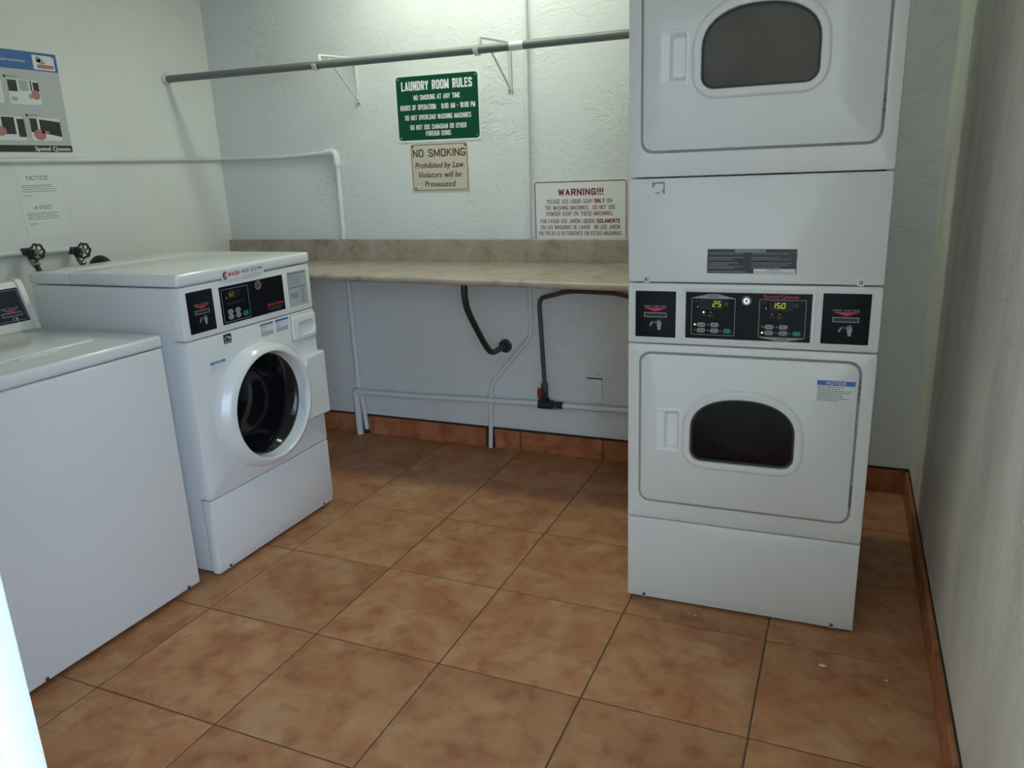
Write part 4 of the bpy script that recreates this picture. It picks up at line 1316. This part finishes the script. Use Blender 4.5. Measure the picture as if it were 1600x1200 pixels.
rod_bracket(-1.385, 1.8667, 'white rod bracket nearer the left corner, left of the green sign')
b2 = rod_bracket(-0.580, 1.8590, 'rust-marked white rod bracket right above the green sign')
flat('rust_streak', [[(0.0104, -0.02), (0.0125, -0.02), (0.0125, 0.19), (0.0104, 0.2)]], 0.0005, 'rust', b2)

# ------------------------------------------------------------------ signs
def sign_base(name, label, cx, cz, w_, h, mat, r, th=0.002, tilt=0.0):
    o = thing(name, label, 'sign', (cx, -0.0005, cz), 0)
    o.rotation_euler = (0, tilt, 0)
    rplate('sign_plate', -w_ / 2, w_ / 2, -h / 2, h / 2, 0.0, th, mat, o, r)
    return o


s = sign_base('rules_sign', 'green LAUNDRY ROOM RULES sign with white lettering', -0.9545, 1.675, 0.450, 0.307, 'sign_white', 0.016, tilt=0.010)
gw, gh = 0.431, 0.287
plate('green_field', rrect(-gw / 2, gw / 2, -gh / 2, gh / 2, 0.014), 0.0015, 0.0024, 'sign_green', s)
o = 0.0029
top = gh / 2
for tx, w_, h, d, b_ in (('LAUNDRY ROOM RULES', 0.374, 0.041, 0.043, 0.175), ('NO SMOKING AT ANY TIME', 0.246, 0.0225, 0.0955, 0.155),
                         ('HOURS OF OPERATION:  8:00 AM - 10:00 PM', 0.398, 0.0235, 0.139, 0.155), ('DO NOT OVERLOAD WASHING MACHINES', 0.352, 0.0225, 0.184, 0.155),
                         ('DO NOT USE CANADIAN OR OTHER', 0.300, 0.0225, 0.2285, 0.155), ('FOREIGN COINS', 0.134, 0.0225, 0.2585, 0.155)):
    stext('lettering', tx.replace('  ', '   '), 0.0, top - d, w_, h, o, 'print_white', s, b_, gap=0.2)
for u in (-1, 1):
    for v in (-1, 1):
        screw(s, u * (gw / 2 - 0.012), v * (gh / 2 - 0.012), 0.002, 0.0045, 'steel')

s = sign_base('no_smoking_sign', 'tan NO SMOKING sign hung below the green sign', -0.9610, 1.4040, 0.309, 0.222, 'sign_tan', 0.010, tilt=0.006)
outline('sign_border', rrect(-0.150, 0.150, -0.1065, 0.1065, 0.010), 0.0026, 0.0024, 'sign_brown', s)
top = 0.108
for tx, w_, h, d, sh, b_ in (('NO SMOKING', 0.282, 0.036, 0.041, 0, 0.008), ('Prohibited by Law.', 0.266, 0.0265, 0.0965, 0.25, 0.014), ('Violators will be', 0.231, 0.0265, 0.141, 0.25, 0.014), ('Prosecuted.', 0.170, 0.0265, 0.1845, 0.25, 0.014)):
    if sh:
        text('lettering', tx, 0.0, top - d, w_, h, 0.0026, 'sign_brown', s, b_, sh)
    else:
        stext('lettering', tx, 0.0, top - d, w_, h, 0.0026, 'sign_brown', s, 0.145)
for u, v in ((0.140, 0.098), (-0.136, -0.096), (-0.14, 0.098)):
    screw(s, u, v, 0.002, 0.005, 'screw')

s = sign_base('warning_sign', 'white WARNING soap sign with dark red border behind the shelf edge', -0.2590, 1.174, 0.443, 0.300, 'sign_white', 0.014)
outline('sign_border', rrect(-0.217, 0.217, -0.146, 0.146, 0.014), 0.0042, 0.0024, 'sign_red', s)
top = 0.146
stext('lettering', 'WARNING!!!', 0.004, top - 0.048, 0.213, 0.030, 0.0026, 'sign_red', s, 0.22)
k = 0.000809
def seg_text(tx, a, b_, d, bold, into=None):
    return stext('lettering', tx, (a - 1190) * k, top - d, (b_ - a) * k, 0.0185, 0.0026, 'sign_red', s, 0.2 if bold > 0.02 else 0.125, align='L', into=into)
ln = seg_text('PLEASE USE LIQUID SOAP', 997, 1264, 0.088, 0.004); seg_text('ONLY', 1275, 1334, 0.088, 0.03, ln); seg_text('ON', 1346, 1376, 0.088, 0.004, ln)
seg_text('THE WASHING MACHINES.  DO NOT USE', 982, 1394, 0.1165, 0.004)
seg_text('POWDER SOAP ON THESE MACHINES.', 990, 1382, 0.143, 0.004)
ln = seg_text('POR FAVOR USE JABON LIQUIDO', 955, 1275, 0.176, 0.004); seg_text('SOLAMENTE', 1288, 1421, 0.176, 0.03, ln)
seg_text('EN LAS MAQUINAS DE LAVAR.  NO USE JABON', 958, 1421, 0.203, 0.004)
seg_text('EN POLVO O DETERGENTE EN ESTAS MAQUINAS.', 945, 1433, 0.2305, 0.004)
seg_text('MANAGEMENT STAFF  -  LA ADMINISTRACION', 964, 1412, 0.2645, 0.01)

# instructions poster on the left wall
s = thing('instruction_poster', 'blue-headed washing instructions poster on the left wall', 'poster', (XL + 0.0005, -0.893, 1.526), PI / 2)
U = lambda yy: yy + 0.893
V = lambda zz: zz - 1.526
PW0 = -0.56
rplate('poster_board', PW0, 0.0, 0.0, 0.399, 0.0, 0.002, 'poster', s, 0.003)
flat('header_band', [rect(PW0, 0.0, V(1.853), 0.399)], 0.0025, 'poster_blue', s)
lg = plate('logo_box', rrect(U(-1.003), U(-0.906), V(1.858), V(1.915), 0.004), 0.002, 0.0029, 'sign_white', s)
flat('logo_shape', [circ(U(-0.978), V(1.898), 0.013, 16, 0.9), [(U(-0.99), V(1.893)), (U(-0.968), V(1.903)), (U(-0.945), V(1.884)), (U(-0.965), V(1.880))]], 0.0032, 'print_grey', lg)
flat('logo_bar', [rect(U(-0.986), U(-0.912), V(1.864), V(1.879))], 0.0033, 'poster_skin', lg)
text('lettering', 'Operating Instructions', U(-1.038), V(1.887), 0.225, 0.0115, 0.0028, 'sign_white', s, 0.0, align='R')
screw(s, U(-0.904) - 0.008, V(1.914), 0.002, 0.004)
for k_, (a, b_, z0, z1) in enumerate(((-1.136, -0.993, 1.714, 1.815), (-1.072, -0.929, 1.571, 1.668), (-1.235, -1.091, 1.571, 1.670), (-1.300, -1.155, 1.714, 1.813))):
    pc = plate('picture', rrect(U(a), U(b_), V(z0), V(z1), 0.014), 0.0018, 0.0026, 'sign_white', s)
    outline('picture_border', rrect(U(a), U(b_), V(z0), V(z1), 0.014), 0.0014, 0.0029, 'print_grey', pc)
    words('caption', U(a) + 0.006, U(a) + 0.055, [V(z1) + 0.008], 0.004, 0.0025, 'sticker_line', s, 0.1, seed=k_)
    flat('caption_number', [circ(U(a) - 0.003, V(z1) + 0.006, 0.006, 12)], 0.0025, 'print_black', s)
    o_ = 0.0028
    if k_ == 0:
        flat('printed_panel', [rect(U(a) + 0.004, U(a) + 0.043, V(z1) - 0.050, V(z1) - 0.006)], o_, 'print_black', pc)
        flat('printed_panel', [rect(U(b_) - 0.030, U(b_) - 0.004, V(z1) - 0.045, V(z1) - 0.010), rect(U(b_) - 0.042, U(b_) - 0.036, V(z1) - 0.045, V(z1) - 0.004)], o_, 'print_black', pc)
        flat('printed_shade', [rect(U(a) + 0.052, U(a) + 0.092, V(z1) - 0.046, V(z1) - 0.005)], o_, 'sticker_grey', pc)
        flat('printed_shade', [rect(U(a) + 0.010, U(a) + 0.036, V(z0) + 0.014, V(z0) + 0.030)], o_, 'sticker_grey', pc)
        flat('printed_hand', [circ(U(b_) - 0.024, V(z0) + 0.042, 0.019, 14)], o_ + 0.0003, 'poster_skin', pc)
        flat('printed_detergent', [rect(U(b_) - 0.056, U(b_) - 0.040, V(z0) + 0.026, V(z0) + 0.044)], o_ + 0.0005, 'poster_yellow', pc)
    elif k_ == 1:
        flat('printed_panel', [rect(U(a) + 0.004, U(a) + 0.036, V(z0) + 0.036, V(z1) - 0.006), [(U(a) + 0.046, V(z0) + 0.036), (U(b_) - 0.002, V(z0) + 0.019), (U(b_) - 0.002, V(z1) - 0.017), (U(a) + 0.046, V(z1) - 0.008)]], o_, 'print_black', pc)
        flat('printed_hand', [circ(U(a) + 0.040, V(z0) + 0.026, 0.022, 14, 1.25), [(U(a) + 0.05, V(z0) + 0.032), (U(a) + 0.085, V(z0) + 0.034), (U(a) + 0.085, V(z0) + 0.040), (U(a) + 0.05, V(z0) + 0.044)]], o_ + 0.0003, 'poster_skin', pc)
    elif k_ == 2:
        flat('printed_panel', [rect(U(a) + 0.046, U(b_) - 0.044, V(z0) + 0.026, V(z1) - 0.006), rect(U(b_) - 0.034, U(b_) - 0.002, V(z0) + 0.016, V(z1) - 0.012)], o_, 'print_black', pc)
        flat('printed_hand', [circ(U(a) + 0.034, V(z0) + 0.038, 0.020, 14, 1.3)], o_ + 0.0003, 'poster_skin', pc)
flat('footer_band', [rect(PW0, 0.0, 0.002, V(1.5545))], 0.0025, 'print_black', s)
text('lettering', 'Speed Queen.', U(-0.899), V(1.5415), 0.168, 0.0165, 0.0029, 'sign_white', s, 0.03, align='R')

# two paper notices
for nm, ttl, lab_, yc, zt, hh, uw, rows in (
        ('paper_notice', 'NOTICE', 'white paper sheet headed NOTICE taped under the wall pipe', -1.075, 1.470, 0.118, 0.20, (1.393, 1.386, 1.377, 1.368, 1.352)),
        ('paper_notice', 'AVISO', 'white paper sheet headed AVISO taped just above the hose taps', -1.075, 1.346, 0.165, 0.20, (1.279, 1.271, 1.263, 1.255, 1.236))):
    s = thing(nm, lab_, 'notice', (XL + 0.0005, yc, zt - hh), PI / 2)
    rplate('sheet', -uw / 2, uw / 2, 0, hh, 0, 0.0008, 'paper', s, 0.002)
    tv = 1.423 if ttl == 'NOTICE' else 1.302
    stext('lettering', ttl, -0.008, tv - (zt - hh), 0.098 if ttl == 'NOTICE' else 0.080, 0.0165, 0.0013, 'print_black', s, 0.12)
    words('small_print', -0.085, 0.085, [r_ - (zt - hh) for r_ in rows[:4]], 0.0032, 0.0013, 'print_grey', s, 0.25, seed=len(ttl))
    words('small_print', -0.08, -0.04, [rows[4] - (zt - hh)], 0.003, 0.0013, 'print_grey', s, 0.0, seed=3)

# ------------------------------------------------------------------ hose taps on the left wall
t = thing('tap_pipe', 'white painted pipe on the left wall feeding both hose taps', 'pipe', (XL + 0.02, -1.2, 1.126))
tubeo('pipe_run', [(0, -1.3, 0.004), (0, -0.1, 0.0), (0, 0.20, -0.012)], 0.0125, 'pipe_white', t)
tubeo('pipe_stub', [(0.004, -1.3, 0.026), (0.004, -0.13, 0.022)], 0.006, 'black_pipe', t, 8)


def hose_tap(y, z, label, hose):
    t = thing('hose_tap', label, 'tap', (XL, y, z), 0, 'hose taps on the left wall')
    cyl('tap_body', (0.018, 0, 0), (0.055, 0.004, 0.0), 0.017, 'black_pipe', t, 12)
    cyl('tap_bonnet', (0.050, 0.004, 0.0), (0.080, 0.006, 0.0), 0.0125, 'black_pipe', t, 12)
    cyl('tap_stem', (0.078, 0.006, 0.0), (0.098, 0.007, 0), 0.006, 'steel', t, 10)
    wx = 0.094
    hw = tubeo('hand_wheel', [(wx, 0.007 + 0.030 * math.cos(a) * (1 + 0.08 * math.cos(7 * a)), 0.030 * math.sin(a) * (1 + 0.08 * math.cos(7 * a))) for a in [2 * PI * i / 42 for i in range(42)]], 0.0048, 'black_pipe', t, 8, True)
    for i in range(5):
        a = 2 * PI * i / 5 + 0.3
        cyl('wheel_spoke', (wx, 0.007, 0), (wx, 0.007 + 0.030 * math.cos(a), 0.030 * math.sin(a)), 0.0034, 'black_pipe', hw, 6)
    cyl('wheel_hub', (wx - 0.008, 0.007, 0), (wx + 0.006, 0.007, 0), 0.0105, 'steel', hw, 12)
    cyl('tap_spout', (0.046, 0.003, -0.006), (0.066, 0.006, -0.042), 0.013, 'black_pipe', t, 12)
    cyl('hose_nut', (0.060, 0.005, -0.034), (0.076, 0.008, -0.058), 0.0155, 'steel', t, 8)
    h = tubeo('supply_hose', smooth_path([(XL + 0.070, y + 0.007, z - 0.050), (XL + 0.10, y + 0.01, z - 0.11), (XL + 0.14, y + 0.01, z - 0.22), (XL + 0.16, y, z - 0.45), (XL + 0.22, y - 0.02, z - 0.62), (-1.835, y - 0.04, z - 0.66)], 3), 0.0105, 'rubber', None, 10)
    tag(h, hose, 'hose', 'washer hoses')
    return t


hose_tap(-1.222, 1.128, 'black hose tap with round handwheel beneath the left side of the AVISO sheet', 'black supply hose hanging from the tap beneath the left side of the AVISO sheet')
hose_tap(-1.008, 1.110, 'black hose tap with round handwheel beneath the right side of the AVISO sheet', 'black supply hose hanging from the tap beneath the right side of the AVISO sheet')
h = tubeo('drain_hose', smooth_path([(-1.847, -1.10, 0.75), (-1.90, -1.10, 0.98), (-1.95, -1.105, 1.088), (-2.02, -1.11, 1.088), (-2.06, -1.11, 1.0), (-2.07, -1.11, 0.55)], 3), 0.016, 'rubber', None, 12)
tag(h, 'black drain hose arching up behind the front-load washer', 'hose', 'washer hoses')
h = tubeo('power_cord', smooth_path([(-1.885, -1.70, 0.97), (-1.90, -1.62, 1.03), (-1.90, -1.575, 1.01), (-1.895, -1.555, 0.94), (-1.90, -1.55, 0.80), (-2.0, -1.55, 0.3)], 3), 0.008, 'rubber', None, 10)
tag(h, 'black cord looping behind the top-load washer console', 'cord')

# ------------------------------------------------------------------ paint chips on the floor
def chip(x, y, sx, sy, rz, label):
    bm = bmesh.new()
    rnd = random.Random(int(x * 1000))
    pts = [(sx * math.cos(a) * rnd.uniform(0.7, 1.1), sy * math.sin(a) * rnd.uniform(0.7, 1.1)) for a in [2 * PI * i / 9 for i in range(9)]]
    loft(bm, [[(px, py, 0.0) for px, py in pts], [(px, py, 0.0015) for px, py in pts], [(px * 0.8, py * 0.8, 0.0022) for px, py in pts]])
    o = link('paint_chip', bm, 'chip')
    o.location = (x, y, 0.0006)
    o.rotation_euler = (0, 0, rz)
    tag(o, label, 'paint chip', 'paint chips on the floor')


chip(0.880, -1.339, 0.0105, 0.0055, 0.1, 'largest pale paint chip on the floor tile right of the dryer front')
chip(1.044, -1.350, 0.004, 0.003, 0.6, 'tiny pale paint chip on the floor near the right skirting')
chip(0.503, -1.206, 0.006, 0.0022, 0.4, 'thin pale paint chip on the floor just before the dryer base')
